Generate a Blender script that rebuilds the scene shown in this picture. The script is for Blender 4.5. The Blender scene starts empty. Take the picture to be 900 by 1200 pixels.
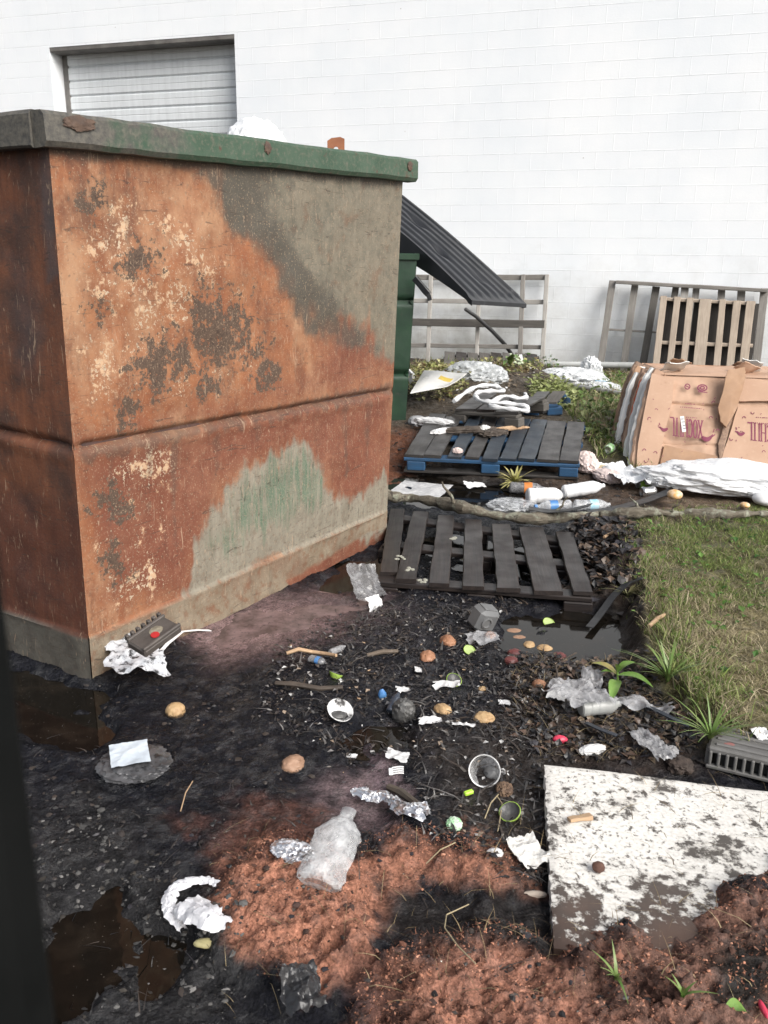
import bpy, bmesh, math, random
import numpy as np
from mathutils import Vector, Matrix, Euler
random.seed(7); RNG = np.random.default_rng(7)
scene = bpy.context.scene
COL = scene.collection
# ------------------------------------------------------------------ camera model (photo pixels, 900 x 1200)
F, CX, CY, PITCH, ROLL, H = 1004.5, 450., 600., math.radians(16.483), math.radians(0.6714), 1.5
cP, sP, cR, sR = math.cos(PITCH), math.sin(PITCH), math.cos(ROLL), math.sin(ROLL)
def ray(px, py):
    x = (px-CX)/F; y = -(py-CY)/F
    X = cR*x - sR*y; Y = sR*x + cR*y
    return (X, cP + Y*sP, -sP + Y*cP)
def proj(x, y, z):
    z = z - H
    f = y*cP - z*sP; u = y*sP + z*cP
    f = np.where(np.asarray(f) < .15, .15, f)
    a = x/f; b = u/f
    return CX + F*(cR*a + sR*b), CY - F*(-sR*a + cR*b)
def gz(px, py, z=0.):
    r = ray(px, py); t = (z-H)/r[2]
    return Vector((r[0]*t, r[1]*t, z))
def at(px, py, Y):
    r = ray(px, py); t = Y/r[1]
    return Vector((r[0]*t, Y, H + r[2]*t))
# ------------------------------------------------------------------ noise
_perm = RNG.permutation(512)
_perm = np.concatenate([_perm, _perm, _perm])
_g = RNG.normal(size=(512, 3)); _g /= np.linalg.norm(_g, axis=1)[:, None]
def noise3(p):
    p = np.asarray(p, float)
    i = np.floor(p).astype(int); f = p - i; i &= 511
    u = f*f*f*(f*(f*6-15)+10)
    out = 0
    for dx in (0, 1):
        for dy in (0, 1):
            for dz in (0, 1):
                h = _perm[_perm[_perm[(i[:, 0]+dx) & 511]+((i[:, 1]+dy) & 511)]+((i[:, 2]+dz) & 511)]
                d = f - np.array([dx, dy, dz])
                n = (_g[h]*d).sum(1)
                w = (u[:, 0] if dx else 1-u[:, 0])*(u[:, 1] if dy else 1-u[:, 1])*(u[:, 2] if dz else 1-u[:, 2])
                out = out + n*w
    return out*1.6
def fbm(p, octv=4, lac=2.0, gain=.5, ridged=False):
    p = np.asarray(p, float); a = 1; s = 0; t = 0
    for k in range(octv):
        n = noise3(p + 17.3*k)
        if ridged: n = 1 - 2*np.abs(n)
        s = s + a*n; t += a; a *= gain; p = p*lac
    return s/t
def n2(x, y, sc, octv=4, seed=0., ridged=False, gain=.5):
    x = np.asarray(x, float).ravel(); y = np.asarray(y, float).ravel()
    return fbm(np.stack([x*sc, y*sc, np.full_like(x, seed+.37)], 1), octv, gain=gain, ridged=ridged)
def sstep(a, b, v):
    t = np.clip((np.asarray(v, float)-a)/(b-a), 0, 1); return t*t*(3-2*t)
def inpoly(px, py, poly):
    c = np.zeros(px.shape, bool); n = len(poly)
    for k in range(n):
        x0, y0 = poly[k]; x1, y1 = poly[(k+1) % n]
        if y0 == y1: continue
        cond = ((y0 > py) != (y1 > py)) & (px < (x1-x0)*(py-y0)/(y1-y0)+x0)
        c ^= cond
    return c
def pmask(px, py, poly, soft, wob=0.):
    wb = np.broadcast_to(np.asarray(wob, float), px.shape); mg = soft+float(np.max(np.abs(wb)))+1 if px.size else 0
    xs_ = [p[0] for p in poly]; ys_ = [p[1] for p in poly]
    sel = (px > min(xs_)-mg) & (px < max(xs_)+mg) & (py > min(ys_)-mg) & (py < max(ys_)+mg)
    out = np.zeros(px.shape)
    if sel.any(): out[sel] = _pmask(px[sel], py[sel], poly, soft, wb[sel])
    return out
def _pmask(px, py, poly, soft, wob):
    """1 inside a polygon, falling to 0 over `soft` about its edge; wob = noise in the same units"""
    d = np.full(px.shape, 1e9); n = len(poly)
    for k in range(n):
        x0, y0 = poly[k]; x1, y1 = poly[(k+1) % n]
        vx, vy = x1-x0, y1-y0; L = vx*vx+vy*vy+1e-9
        t = np.clip(((px-x0)*vx+(py-y0)*vy)/L, 0, 1)
        d = np.minimum(d, np.hypot(px-x0-t*vx, py-y0-t*vy))
    s = np.where(inpoly(px, py, poly), d, -d) + wob
    return sstep(-soft, soft, s)
# ------------------------------------------------------------------ terrain
PUDDLES = [
 [(430,566),(470,548),(520,556),(590,566),(640,585),(640,602),(560,604),(500,594),(440,588)],
 [(378,690),(395,655),(450,640),(470,690),(440,702)],
 [(575,724),(640,708),(700,703),(738,712),(742,768),(700,776),(640,774),(590,764)],
 [(372,862),(430,848),(482,850),(480,872),(430,884),(385,880)],
 [(-60,770),(20,780),(70,790),(125,812),(140,840),(110,885),(60,880),(20,870),(-60,900)],
 [(70,1040),(130,1030),(175,1060),(165,1120),(120,1180),(60,1210),(40,1130)],
 [(470,612),(660,640),(690,700),(640,690),(560,680),(470,660)],
 [(160,1080),(215,1100),(205,1150),(160,1170)],
]
BANK = [(745,622),(730,660),(724,700),(726,752),(752,798),(800,845),(835,885),(1000,930),(1500,900),(1500,560),(1000,598),(900,610),(800,614)]
RED = [
 [(262,1010),(330,992),(400,1010),(432,1060),(425,1120),(350,1185),(300,1135),(262,1085)],
 [(420,1012),(470,990),(540,985),(600,1010),(640,1050),(560,1050),(440,1040)],
 [(440,1140),(500,1110),(560,1092),(640,1120),(720,1150),(800,1200),(860,1300),(480,1300)],
 [(668,1150),(690,1112),(730,1100),(790,1110),(850,1062),(890,1040),(1000,1020),(1100,1240),(760,1240)],
 [(390,1290),(420,1130),(470,1150),(520,1300)],
]
FILMS = [[(225, 750), (275, 715), (375, 692), (450, 705), (390, 730), (330, 757), (255, 780)], [(350, 905), (430, 895), (475, 930), (440, 975), (370, 950), (340, 925)]]
MOUND_SOIL = [(610,770),(720,780),(790,850),(840,895),(640,900),(600,850)]
MOUND_PILE = [(668,625),(735,615),(735,690),(720,712),(690,705)]
HEAP = [(470,470),(520,446),(600,440),(650,455),(650,485),(560,490),(480,495)]
def height(x, y, fine=True):
    x = np.atleast_1d(np.asarray(x, float)); y = np.atleast_1d(np.asarray(y, float))
    px, py = proj(x, y, 0.)
    near = sstep(.5, 1.0, y)*(1-sstep(14, 20, np.hypot(x, y)))
    wob = n2(x, y, 5, 3, 3)*14*np.clip(4/np.maximum(y, 1), .3, 2.2)
    z = sstep(5.7, 7.3, y + .25*n2(x, y, 1, 2, 9))*.20 - sstep(8.5, 11, y)*.06
    mud = n2(x, y, 3.2, 4, 1)*.020 + n2(x, y, 14, 3, 2, ridged=True)*.008
    z = z + .008 + mud*near
    bank = pmask(px, py, BANK, 20, wob*1.9)
    z = z + bank*(.085 + .03*n2(x, y, 4, 3, 5))
    z = z + pmask(px, py, MOUND_PILE, 14, wob)*(.07+.06*n2(x, y, 12, 3, 8))
    z = z + pmask(px, py, MOUND_SOIL, 30, wob)*(.025+.03*n2(x, y, 9, 4, 6))
    z = z + pmask(px, py, HEAP, 14, wob)*(.10+.10*n2(x, y, 3, 3, 18))
    film = np.maximum(pmask(px, py, FILMS[0], 26, wob), pmask(px, py, FILMS[1], 20, wob)); z = z*(1-.85*film) - .008*film
    for k, p in enumerate(RED):
        m = pmask(px, py, p, 34, wob*2.0)
        up = (.040, .034, .030, .058, .022)[k]
        z = z + m*(up + .028*n2(x, y, 11, 4, 20+k) + (.020 if k == 3 else .025)*n2(x, y, 20, 3, 33, ridged=True) + .014*n2(x, y, 46, 3, 30, ridged=True))
    pud = 0
    for p in PUDDLES:
        pud = np.maximum(pud, pmask(px, py, p, 13, wob*1.5))
    pud = pud*np.clip(1.25-1.3*np.maximum(n2(x, y, 7, 3, 91), 0), .5, 1)
    z = z*(1-.80*pud) - .029*pud
    if fine:
        z = z + near*(1-.8*pud)*(1-.85*film)*(n2(x, y, 55, 3, 4, ridged=True, gain=.65)*.006 + n2(x, y, 120, 2, 41)*.0025)
    return z
def place(px, py, it=6):
    z = 0.
    for _ in range(it):
        p = gz(px, py, z); z = .5*z + .5*float(height(p.x, p.y)[0])
    p = gz(px, py, z); return p
def mpp(px, py, z=0.):      # metres per photo pixel at that ground point
    p = place(px, py); return (p - Vector((0, 0, H))).length/F
# ------------------------------------------------------------------ mesh building
class MB:
    def __init__(s): s.v = []; s.f = []; s.pc = []; s.col = []; s.c = (1, 1, 1)
    def add(s, verts, faces, pc=None):
        b = len(s.v); s.v += [tuple(v) for v in verts]
        s.pc += [tuple(v) for v in (pc if pc is not None else verts)]
        s.col += [s.c]*len(verts)
        s.f += [tuple(b+i for i in f) for f in faces]
    def sweep(s, path, ups, profs, closed_caps=True, seed=None, smooth=False):
        """profs: list (per station) of 2D profiles (a, b) on (side, up); pc runs along the length"""
        n = len(path); m = len(profs[0]); V = []; PC = []
        off = random.uniform(0, 50)
        L = 0
        for i in range(n):
            p = Vector(path[i])
            if i: L += (p - Vector(path[i-1])).length
            t = (Vector(path[min(i+1, n-1)]) - Vector(path[max(i-1, 0)])).normalized()
            up = Vector(ups[i] if isinstance(ups, list) else ups)
            side = t.cross(up).normalized(); u2 = side.cross(t).normalized()
            for a, b in profs[i]:
                V.append(p + side*a + u2*b); PC.append((L+off, a+off*.37, b))
        Fc = []
        for i in range(n-1):
            for k in range(m):
                Fc.append((i*m+k, i*m+(k+1) % m, (i+1)*m+(k+1) % m, (i+1)*m+k))
        if closed_caps:
            Fc.append(tuple(range(m))); Fc.append(tuple((n-1)*m+k for k in range(m)))
        s.add(V, Fc, PC)
    def plank(s, p0, p1, up, w, t, n=7, jit=.0015, bow=0., ends=.004):
        p0 = Vector(p0); p1 = Vector(p1); path = []; pr = []
        c = min(w, t)*.16
        d = (p1-p0).normalized()
        for i in range(n):
            k = i/(n-1)
            path.append(p0.lerp(p1, k) + Vector(up)*bow*math.sin(math.pi*k))
            j = lambda: random.uniform(-jit, jit)
            a, b = w/2+j(), t/2+j()*.6
            a2 = w/2+j()
            pr.append([(-a, -b+c), (-a+c, -b), (a2-c, -b), (a2, -b+c), (a2, b-c), (a2-c, b), (-a+c, b), (-a, b-c)])
        s.sweep(path, up, pr)
    def box(s, c, size, R=None, ch=None):
        h = [x/2 for x in size]; ch = ch if ch is not None else min(h)*.12
        V = []; idx = {}
        for sx in (-1, 1):
            for sy in (-1, 1):
                for sz in (-1, 1):
                    for k in range(3):
                        q = [sx*(h[0]-(ch if k != 0 else 0)), sy*(h[1]-(ch if k != 1 else 0)), sz*(h[2]-(ch if k != 2 else 0))]
                        idx[(sx, sy, sz, k)] = len(V); V.append(Vector(q))
        Fc = []
        for k in range(3):
            o = [a for a in range(3) if a != k]
            for sg in (-1, 1):
                loop = []
                for a, b in ((-1, -1), (1, -1), (1, 1), (-1, 1)):
                    q = [0, 0, 0]; q[k] = sg; q[o[0]] = a; q[o[1]] = b
                    loop.append(idx[(*q, k)])
                Fc.append(loop)
        for k in range(3):
            o = [a for a in range(3) if a != k]
            for a in (-1, 1):
                for b in (-1, 1):
                    q0 = [0, 0, 0]; q0[o[0]] = a; q0[o[1]] = b
                    q1 = q0[:]; q0[k] = -1; q1[k] = 1
                    Fc.append([idx[(*q0, o[0])], idx[(*q1, o[0])], idx[(*q1, o[1])], idx[(*q0, o[1])]])
        for sx in (-1, 1):
            for sy in (-1, 1):
                for sz in (-1, 1):
                    Fc.append([idx[(sx, sy, sz, k)] for k in range(3)])
        off = Vector((random.uniform(0, 9), random.uniform(0, 9), 0))
        PC = [v+off for v in V]
        M = (R.to_matrix() if isinstance(R, Euler) else R) if R is not None else Matrix.Identity(3)
        s.add([M @ v + Vector(c) for v in V], Fc, PC)
    def tube(s, path, rad, sides=8, up=(0, 0, 1), wob=0.):
        n = len(path); pr = []
        for i in range(n):
            r = rad[i] if isinstance(rad, (list, tuple)) else rad
            pr.append([((r*(1+random.uniform(-wob, wob)))*math.cos(2*math.pi*k/sides), (r*(1+random.uniform(-wob, wob)))*math.sin(2*math.pi*k/sides)) for k in range(sides)])
        s.sweep(path, up, pr)
    def lathe(s, prof, M=Matrix.Identity(4), seg=24, dent=0., seed=0.):
        V = []; n = len(prof)
        for r, z in prof:
            for k in range(seg):
                a = 2*math.pi*k/seg; V.append((r*math.cos(a), r*math.sin(a), z))
        P = np.array(V)
        if dent:
            sc = dent/ max(1e-6, 1)
            nn = fbm(P*22+seed, 3, ridged=True)
            rr = 1+nn*dent; P[:, 0] *= rr; P[:, 1] *= rr
        Fc = []
        for i in range(n-1):
            for k in range(seg):
                Fc.append((i*seg+k, i*seg+(k+1) % seg, (i+1)*seg+(k+1) % seg, (i+1)*seg+k))
        s.add([M @ Vector(v) for v in P], Fc, [tuple(v) for v in P])
    def lump(s, c, size, seed=0., amp=.25, freq=2.2, sub=4, ridged=True, flat=0., R=None, octv=4):
        bm = bmesh.new(); bmesh.ops.create_icosphere(bm, subdivisions=sub, radius=1)
        P = np.array([v.co[:] for v in bm.verts]); Fc = [[v.index for v in f.verts] for f in bm.faces]; bm.free()
        n = fbm(P*freq+seed*7.7, octv, ridged=ridged, gain=.55)
        P = P*(1+amp*n)[:, None]
        if flat: P[:, 2] = np.where(P[:, 2] < -flat, -flat, P[:, 2])
        P = P*np.array(size)
        M = (R.to_matrix() if isinstance(R, Euler) else R) if R is not None else Matrix.Identity(3)
        s.add([M @ Vector(p)+Vector(c) for p in P], Fc, [tuple(p) for p in P])
    def sheet(s, w, h, M, seed=0., amp=.02, freq=6., nx=36, ny=30, ragged=.0, curl=0., fold=None, thick=0.):
        gx, gy = np.meshgrid(np.linspace(-.5, .5, nx), np.linspace(-.5, .5, ny))
        x = gx.ravel(); y = gy.ravel()
        if ragged:
            x = x*(1+ragged*fbm(np.stack([y*3, np.sign(x)*2, np.full_like(x, seed)], 1), 3))
            y = y*(1+ragged*fbm(np.stack([x*3, np.sign(y)*2, np.full_like(x, seed+5)], 1), 3))
        X = x*w; Y = y*h
        Z = amp*(fbm(np.stack([X*freq*.62, Y*freq*.62, np.full_like(X, seed*3.1)], 1), 4, ridged=True, gain=.42)+.3)
        Z = Z + curl*((X/w)**2*4+(Y/h)**2*2)*.5
        if fold is not None:
            Z = Z + fold(X, Y)
        V = [M @ Vector(p) for p in zip(X, Y, Z)]
        Fc = [(j*nx+i, j*nx+i+1, (j+1)*nx+i+1, (j+1)*nx+i) for j in range(ny-1) for i in range(nx-1)]
        if thick:
            N = len(V); V += [M @ Vector((a, b, c-thick)) for a, b, c in zip(X, Y, Z)]
            Fc += [tuple(N+k for k in reversed(f)) for f in Fc[:]]
            ring = [i for i in range(nx)]+[j*nx+nx-1 for j in range(1, ny)]+[(ny-1)*nx+i for i in range(nx-2, -1, -1)]+[j*nx for j in range(ny-2, 0, -1)]
            for a, b in zip(ring, ring[1:]+ring[:1]): Fc.append((b, a, N+a, N+b))
            PC = [(a, b, c) for a, b, c in zip(X, Y, Z)]*2
        else: PC = list(zip(X, Y, Z))
        s.add(V, Fc, PC)
    def build(s, name, mat, parent=None, loc=None, smooth=True, angle=35, attrs=None):
        me = bpy.data.meshes.new(name)
        o0 = Vector(loc) if loc is not None else Vector((0, 0, 0))
        me.from_pydata([tuple(Vector(v)-o0) for v in s.v], [], s.f)
        a = me.attributes.new('pc', 'FLOAT_VECTOR', 'POINT')
        a.data.foreach_set('vector', np.array(s.pc, dtype=np.float32).ravel())
        if any(c != (1, 1, 1) for c in s.col):
            ca = me.color_attributes.new('Col', 'FLOAT_COLOR', 'POINT')
            ca.data.foreach_set('color', np.array([(*c, 1) for c in s.col], dtype=np.float32).ravel())
        bm = bmesh.new(); bm.from_mesh(me)
        bmesh.ops.recalc_face_normals(bm, faces=bm.faces); bm.to_mesh(me); bm.free()
        me.materials.append(mat)
        o = bpy.data.objects.new(name, me); COL.objects.link(o)
        if parent is not None:
            o.parent = parent; o.matrix_parent_inverse = PINV[parent.name]
        if loc is not None: o.location = o0
        PINV[o.name] = Matrix.Translation(-o0)
        if smooth:
            me.shade_smooth()
            try: me.set_sharp_from_angle(angle=math.radians(angle))
            except Exception: pass
        return o
PINV = {}
def thing(name, label, cat, loc=(0, 0, 0), group=None):
    """Empty at the base of a thing; parts are built in world coordinates under it"""
    o = bpy.data.objects.new(name, None); COL.objects.link(o)
    o.empty_display_size = .05; o.location = loc
    PINV[o.name] = Matrix.Translation(-Vector(loc))
    return tag(o, label, cat, group)
def tag(o, label, cat, group=None):
    o['label'] = label; o['category'] = cat
    if group: o['group'] = group
    return o
# ------------------------------------------------------------------ materials
class NT:
    def __init__(s, name):
        s.m = bpy.data.materials.new(name); s.m.use_nodes = True
        s.t = s.m.node_tree; s.t.nodes.clear()
        s.out = s.n('ShaderNodeOutputMaterial'); s.b = s.n('ShaderNodeBsdfPrincipled')
        s.t.links.new(s.b.outputs[0], s.out.inputs[0])
    def n(s, ty, **k):
        o = s.t.nodes.new(ty)
        for a, b in k.items(): setattr(o, a, b)
        return o
    def lk(s, a, sock):
        if hasattr(a, 'is_output') or isinstance(a, bpy.types.NodeSocket): s.t.links.new(a, sock)
        elif isinstance(a, (tuple, list)) and len(a) == 3 and sock.type == 'RGBA': sock.default_value = (*a, 1)
        else: sock.default_value = a
    def set(s, **k):
        for a, b in k.items(): s.lk(b, s.b.inputs[a.replace('_', ' ')])
    def coord(s, kind='pc', scale=(1, 1, 1), loc=(0, 0, 0)):
        if kind == 'pc': o = s.n('ShaderNodeAttribute', attribute_name='pc').outputs['Vector']
        elif kind == 'world': o = s.n('ShaderNodeNewGeometry').outputs['Position']
        else: o = s.n('ShaderNodeTexCoord').outputs['Object']
        mp = s.n('ShaderNodeMapping'); s.lk(o, mp.inputs[0]); mp.inputs['Scale'].default_value = scale; mp.inputs['Location'].default_value = loc
        return mp.outputs[0]
    def noise(s, co, scale=5, detail=5, rough=.55, dist=0.):
        o = s.n('ShaderNodeTexNoise'); s.lk(co, o.inputs['Vector'])
        o.inputs['Scale'].default_value = scale; o.inputs['Detail'].default_value = detail
        o.inputs['Roughness'].default_value = rough; o.inputs['Distortion'].default_value = dist
        return o.outputs['Fac']
    def voro(s, co, scale=5, feature='F1', out='Distance'):
        o = s.n('ShaderNodeTexVoronoi', feature=feature); s.lk(co, o.inputs['Vector']); o.inputs['Scale'].default_value = scale
        return o.outputs[out]
    def attr(s, name): return s.n('ShaderNodeAttribute', attribute_name=name).outputs['Color']
    def sep(s, c):
        o = s.n('ShaderNodeSeparateColor'); s.lk(c, o.inputs[0]); return o.outputs[0], o.outputs[1], o.outputs[2]
    def sepv(s, c):
        o = s.n('ShaderNodeSeparateXYZ'); s.lk(c, o.inputs[0]); return o.outputs[0], o.outputs[1], o.outputs[2]
    def mix(s, f, a, b, mode='MIX'):
        o = s.n('ShaderNodeMix', data_type='RGBA', blend_type=mode); s.lk(f, o.inputs[0]); s.lk(a, o.inputs[6]); s.lk(b, o.inputs[7]); return o.outputs[2]
    def mth(s, op, a, b=0., clamp=False):
        o = s.n('ShaderNodeMath', operation=op, use_clamp=clamp); s.lk(a, o.inputs[0]); s.lk(b, o.inputs[1]); return o.outputs[0]
    def step(s, v, a, b, lo=0., hi=1.):      # map v from a..b to lo..hi, clamped
        o = s.n('ShaderNodeMapRange', clamp=True); s.lk(v, o.inputs[0])
        s.lk(a, o.inputs[1]); s.lk(b, o.inputs[2]); s.lk(lo, o.inputs[3]); s.lk(hi, o.inputs[4]); return o.outputs[0]
    def bump(s, hgt, strength=.3, dist=.01):
        o = s.n('ShaderNodeBump'); s.lk(hgt, o.inputs['Height']); o.inputs['Strength'].default_value = strength; o.inputs['Distance'].default_value = dist
        s.t.links.new(o.outputs[0], s.b.inputs['Normal'])
def simple(name, c1, c2=None, rough=.6, scale=8., bump=.2, bdist=.004, metal=0., dirt=None, dirtc=(.03, .026, .022), spec=.5, alpha=1., detail=5, dscale=None, sunk=None):
    """two-tone noise colour, bump, optional splotchy dirt"""
    N = NT(name); co = N.coord('pc')
    n1 = N.noise(co, scale, detail, .6)
    c = N.mix(N.step(n1, .35, .65), c1, c2 if c2 else tuple(x*.8 for x in c1))
    r = N.step(N.noise(co, scale*2.3, 3), .3, .7, rough*.8, min(1, rough*1.15))
    if dirt:
        n2_ = N.noise(co, dscale or scale*1.7, 6, .65)
        f = N.step(n2_, 1-dirt-.05, 1-dirt+.05)
        c = N.mix(f, c, dirtc)
    if sunk is not None:
        zz = N.sepv(co)[2]
        c = N.mix(N.step(N.mth('ADD', zz, N.mth('MULTIPLY', N.mth('SUBTRACT', N.noise(co, scale*6, 5, .65), .5), .03)), sunk+.002, sunk-.002, 0., .93), c, dirtc)
    N.set(Base_Color=c, Roughness=r, Metallic=metal, Specular_IOR_Level=spec)
    if alpha < 1:
        N.set(Alpha=N.mth('ADD', N.step(N.noise(co, scale*3, 4), .45, .75, 0., .5), alpha))
    if bump: N.bump(N.noise(co, scale*4, 6, .6), bump, bdist)
    return N.m
EXPOSURE = 1.25
# ================================================================== camera, sky, sun
cam = bpy.data.cameras.new('camera'); co_ = bpy.data.objects.new('camera', cam); COL.objects.link(co_)
right = Vector((cR, sR*sP, sR*cP)); upv = Vector((-sR, cR*sP, cR*cP)); fw = Vector((0, cP, -sP))
Rm = Matrix((right, upv, -fw)).transposed()
co_.matrix_world = Matrix.Translation((0, 0, H)) @ Rm.to_4x4()
cam.sensor_fit = 'VERTICAL'; cam.sensor_height = 24; cam.lens = F/1200*24
cam.clip_start = .02; cam.clip_end = 500
cam.dof.use_dof = True; cam.dof.focus_distance = 3.4; cam.dof.aperture_fstop = 8.0
scene.camera = co_
SUN_EL, SUN_AZ = 38, 140        # azimuth measured from +y towards +x
w = bpy.data.worlds.new('World'); scene.world = w; w.use_nodes = True
nt = w.node_tree; nt.nodes.clear()
sky = nt.nodes.new('ShaderNodeTexSky'); sky.sky_type = 'NISHITA'; sky.sun_disc = False
sky.sun_elevation = math.radians(SUN_EL); sky.sun_rotation = math.radians(SUN_AZ)
sky.air_density = 1.0; sky.dust_density = 4.0; sky.ozone_density = 1.0
hs = nt.nodes.new('ShaderNodeHueSaturation'); hs.inputs['Saturation'].default_value = .42
bg = nt.nodes.new('ShaderNodeBackground'); bg.inputs[1].default_value = .075
wo = nt.nodes.new('ShaderNodeOutputWorld')
nt.links.new(sky.outputs[0], hs.inputs['Color']); nt.links.new(hs.outputs[0], bg.inputs[0]); nt.links.new(bg.outputs[0], wo.inputs[0])
sl = bpy.data.lights.new('sun', 'SUN'); sl.energy = 1.5; sl.angle = math.radians(40); sl.color = (1, .97, .92)
so = bpy.data.objects.new('sun', sl); COL.objects.link(so)
az, el = math.radians(SUN_AZ), math.radians(SUN_EL)
sd = Vector((math.sin(az)*math.cos(el), math.cos(az)*math.cos(el), math.sin(el)))
so.rotation_euler = (-sd).to_track_quat('-Z', 'Y').to_euler(); so.location = (4, -4, 9)
vs = scene.view_settings; vs.view_transform = 'Standard'; vs.look = 'None'; vs.gamma = 1; vs.use_curve_mapping = False; vs.exposure = EXPOSURE
scene.cycles.use_denoising = True
try: scene.cycles.denoiser = 'OPENIMAGEDENOISE'
except Exception: pass
scene.cycles.max_bounces = 6; scene.cycles.diffuse_bounces = 3; scene.cycles.transparent_max_bounces = 12
# ================================================================== ground
def axis(lo, hi, core0, core1, d0, grow):
    a = [core0]
    while a[-1] < core1: a.append(a[-1]+d0)
    d = d0
    while a[-1] < hi: d *= grow; a.append(a[-1]+d)
    d = d0
    while a[0] > lo: d *= grow; a.insert(0, a[0]-d)
    return np.array(a)
xs = axis(-70, 70, -1.25, 1.35, .0068, 1.022)
ys = [1.15]
while ys[-1] < 14: ys.append(ys[-1] + .0034*ys[-1])
d = .05
while ys[-1] < 75: d *= 1.12; ys.append(ys[-1]+d)
d = .004
while ys[0] > -40: d *= 1.12; ys.insert(0, ys[0]-d)
ys = np.array(ys)
GX, GY = np.meshgrid(xs, ys); gx, gy = GX.ravel(), GY.ravel()
infan = (gy > .5) & (np.abs(gx) < 1.3+.75*gy) & (gy < 15)
gzv = np.full(len(gx), .0); gzv[infan] = height(gx[infan], gy[infan])
oz = ~infan; gzv[oz] = sstep(5.7, 7.3, gy[oz])*.20 - sstep(8.5, 11, gy[oz])*.06 + .01*n2(gx[oz], gy[oz], 1.3, 2, 1)
nx, ny = len(xs), len(ys)
gpx, gpy = proj(gx, gy, gzv)
gpx = np.where(gy < .6, -9e3, gpx)
kp = np.clip(4/np.maximum(gy, 1), .3, 2.2)
wob = n2(gx, gy, 4, 4, 11)*26*kp + n2(gx, gy, 22, 2, 12)*9*kp
colr = np.tile(np.array([.0085, .0088, .0120]), (len(gx), 1)); rough = np.full(len(gx), .34)
def zone(poly, c, soft=18, wobk=1., r=None, k=1.):
    xs_ = [p[0] for p in poly]; ys_ = [p[1] for p in poly]; mg_ = soft+110
    sel = (gpx > min(xs_)-mg_) & (gpx < max(xs_)+mg_) & (gpy > min(ys_)-mg_) & (gpy < max(ys_)+mg_)
    m = np.zeros(len(gpx)); m[sel] = pmask(gpx[sel], gpy[sel], poly, soft, wob[sel]*wobk)*k
    colr[:] = colr*(1-m)[:, None] + np.array(c)*m[:, None]
    if r is not None: rough[:] = rough*(1-m)+r*m
# far ground and back strip
m = sstep(5.4, 6.6, gy+.4*n2(gx, gy, 1.1, 3, 13)); colr[:] = colr*(1-m)[:, None]+np.array([.062, .050, .038])*m[:, None]; rough[:] = rough*(1-m)+.85*m
m = (1-sstep(.5, 1.15, gy)) ; colr[:] = colr*(1-m)[:, None]+np.array([.05, .045, .035])*m[:, None]; rough[:] = rough*(1-m)+.85*m
zone([(450, 505), (490, 500), (510, 530), (470, 570), (450, 575)], (.10, .042, .024), 10, .4, .7)
zone([(600, 545), (760, 540), (1300, 590), (1300, 615), (760, 615), (700, 600), (640, 575)], (.060, .042, .031), 14, .8, .75)
zone([(770, 570), (1300, 575), (1300, 606), (780, 604)], (.115, .082, .058), 10, .5, .85)
zone([(660, 480), (730, 480), (735, 550), (700, 545)], (.055, .05, .025), 14, .8, .85)
zone(BANK, (.085, .078, .038), 18, 1.1, .9)
zone([(800, 690), (900, 690), (1200, 720), (1200, 860), (900, 830), (800, 770)], (.20, .165, .095), 40, 1.3, .9, .6)
zone([(722, 640), (750, 640), (760, 770), (735, 780), (718, 740)], (.022, .017, .014), 10, .5, .6)
zone(MOUND_PILE, (.028, .020, .016), 16, .8, .6)
zone(MOUND_SOIL, (.032, .023, .019), 30, 1.2, .55)
zone([(590, 850), (640, 830), (660, 900), (640, 1060), (590, 1060), (540, 960), (480, 870)], (.026, .021, .019), 30, 1.2, .5)
zone([(215, 745), (270, 715), (380, 690), (450, 705), (390, 735), (330, 762), (250, 785)], (.19, .125, .125), 24, 1.0, .06)
zone([(340, 700), (450, 690), (500, 730), (420, 735)], (.040, .032, .035), 26, 1.2, .35, .7)
zone([(350, 905), (430, 895), (475, 930), (440, 975), (370, 950), (340, 925)], (.16, .115, .12), 20, 1.0, .08)
zone([(420, 880), (450, 870), (470, 930), (440, 935)], (.13, .095, .105), 14, .7, .25)
zone([(20, 790), (330, 775), (430, 860), (340, 960), (180, 985), (60, 950)], (.0065, .0070, .0100), 40, 1.0, .15)
zone([(225, 980), (290, 945), (380, 950), (420, 1010), (320, 1060), (240, 1040)], (.085, .040, .031), 26, 1.3, .5)
zone([(20, 960), (110, 930), (200, 1020), (290, 1060), (300, 1200), (100, 1260), (-60, 1260)], (.019, .0185, .019), 40, 1.2, .30, .8)
for k, p in enumerate(RED):
    zone(p, ((.305, .140, .092), (.280, .130, .086), (.245, .118, .082), (.150, .082, .062), (.105, .052, .040))[k], (16, 16, 24, 26, 30)[k], 1.3, .9)
zone([(470, 1050), (560, 1030), (640, 1060), (640, 1105), (540, 1095), (480, 1100)], (.017, .015, .015), 22, 1.2, .5)
zone([(820, 1120), (900, 1110), (900, 1180), (840, 1170)], (.02, .016, .014), 16, .8, .5)
me = bpy.data.meshes.new('ground')
V = np.stack([gx, gy, gzv], 1)
ii, jj = np.meshgrid(np.arange(nx-1), np.arange(ny-1))
q = (jj*nx+ii).ravel(); quads = np.stack([q, q+1, q+nx+1, q+nx], 1)
me.vertices.add(len(V)); me.vertices.foreach_set('co', V.ravel().astype(np.float32))
me.loops.add(quads.size); me.loops.foreach_set('vertex_index', quads.ravel().astype(np.int32))
me.polygons.add(len(quads)); me.polygons.foreach_set('loop_start', (np.arange(len(quads))*4).astype(np.int32))
me.polygons.foreach_set('loop_total', np.full(len(quads), 4, np.int32))
me.update(calc_edges=True); me.validate()
ca = me.color_attributes.new('Col', 'FLOAT_COLOR', 'POINT')
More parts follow.
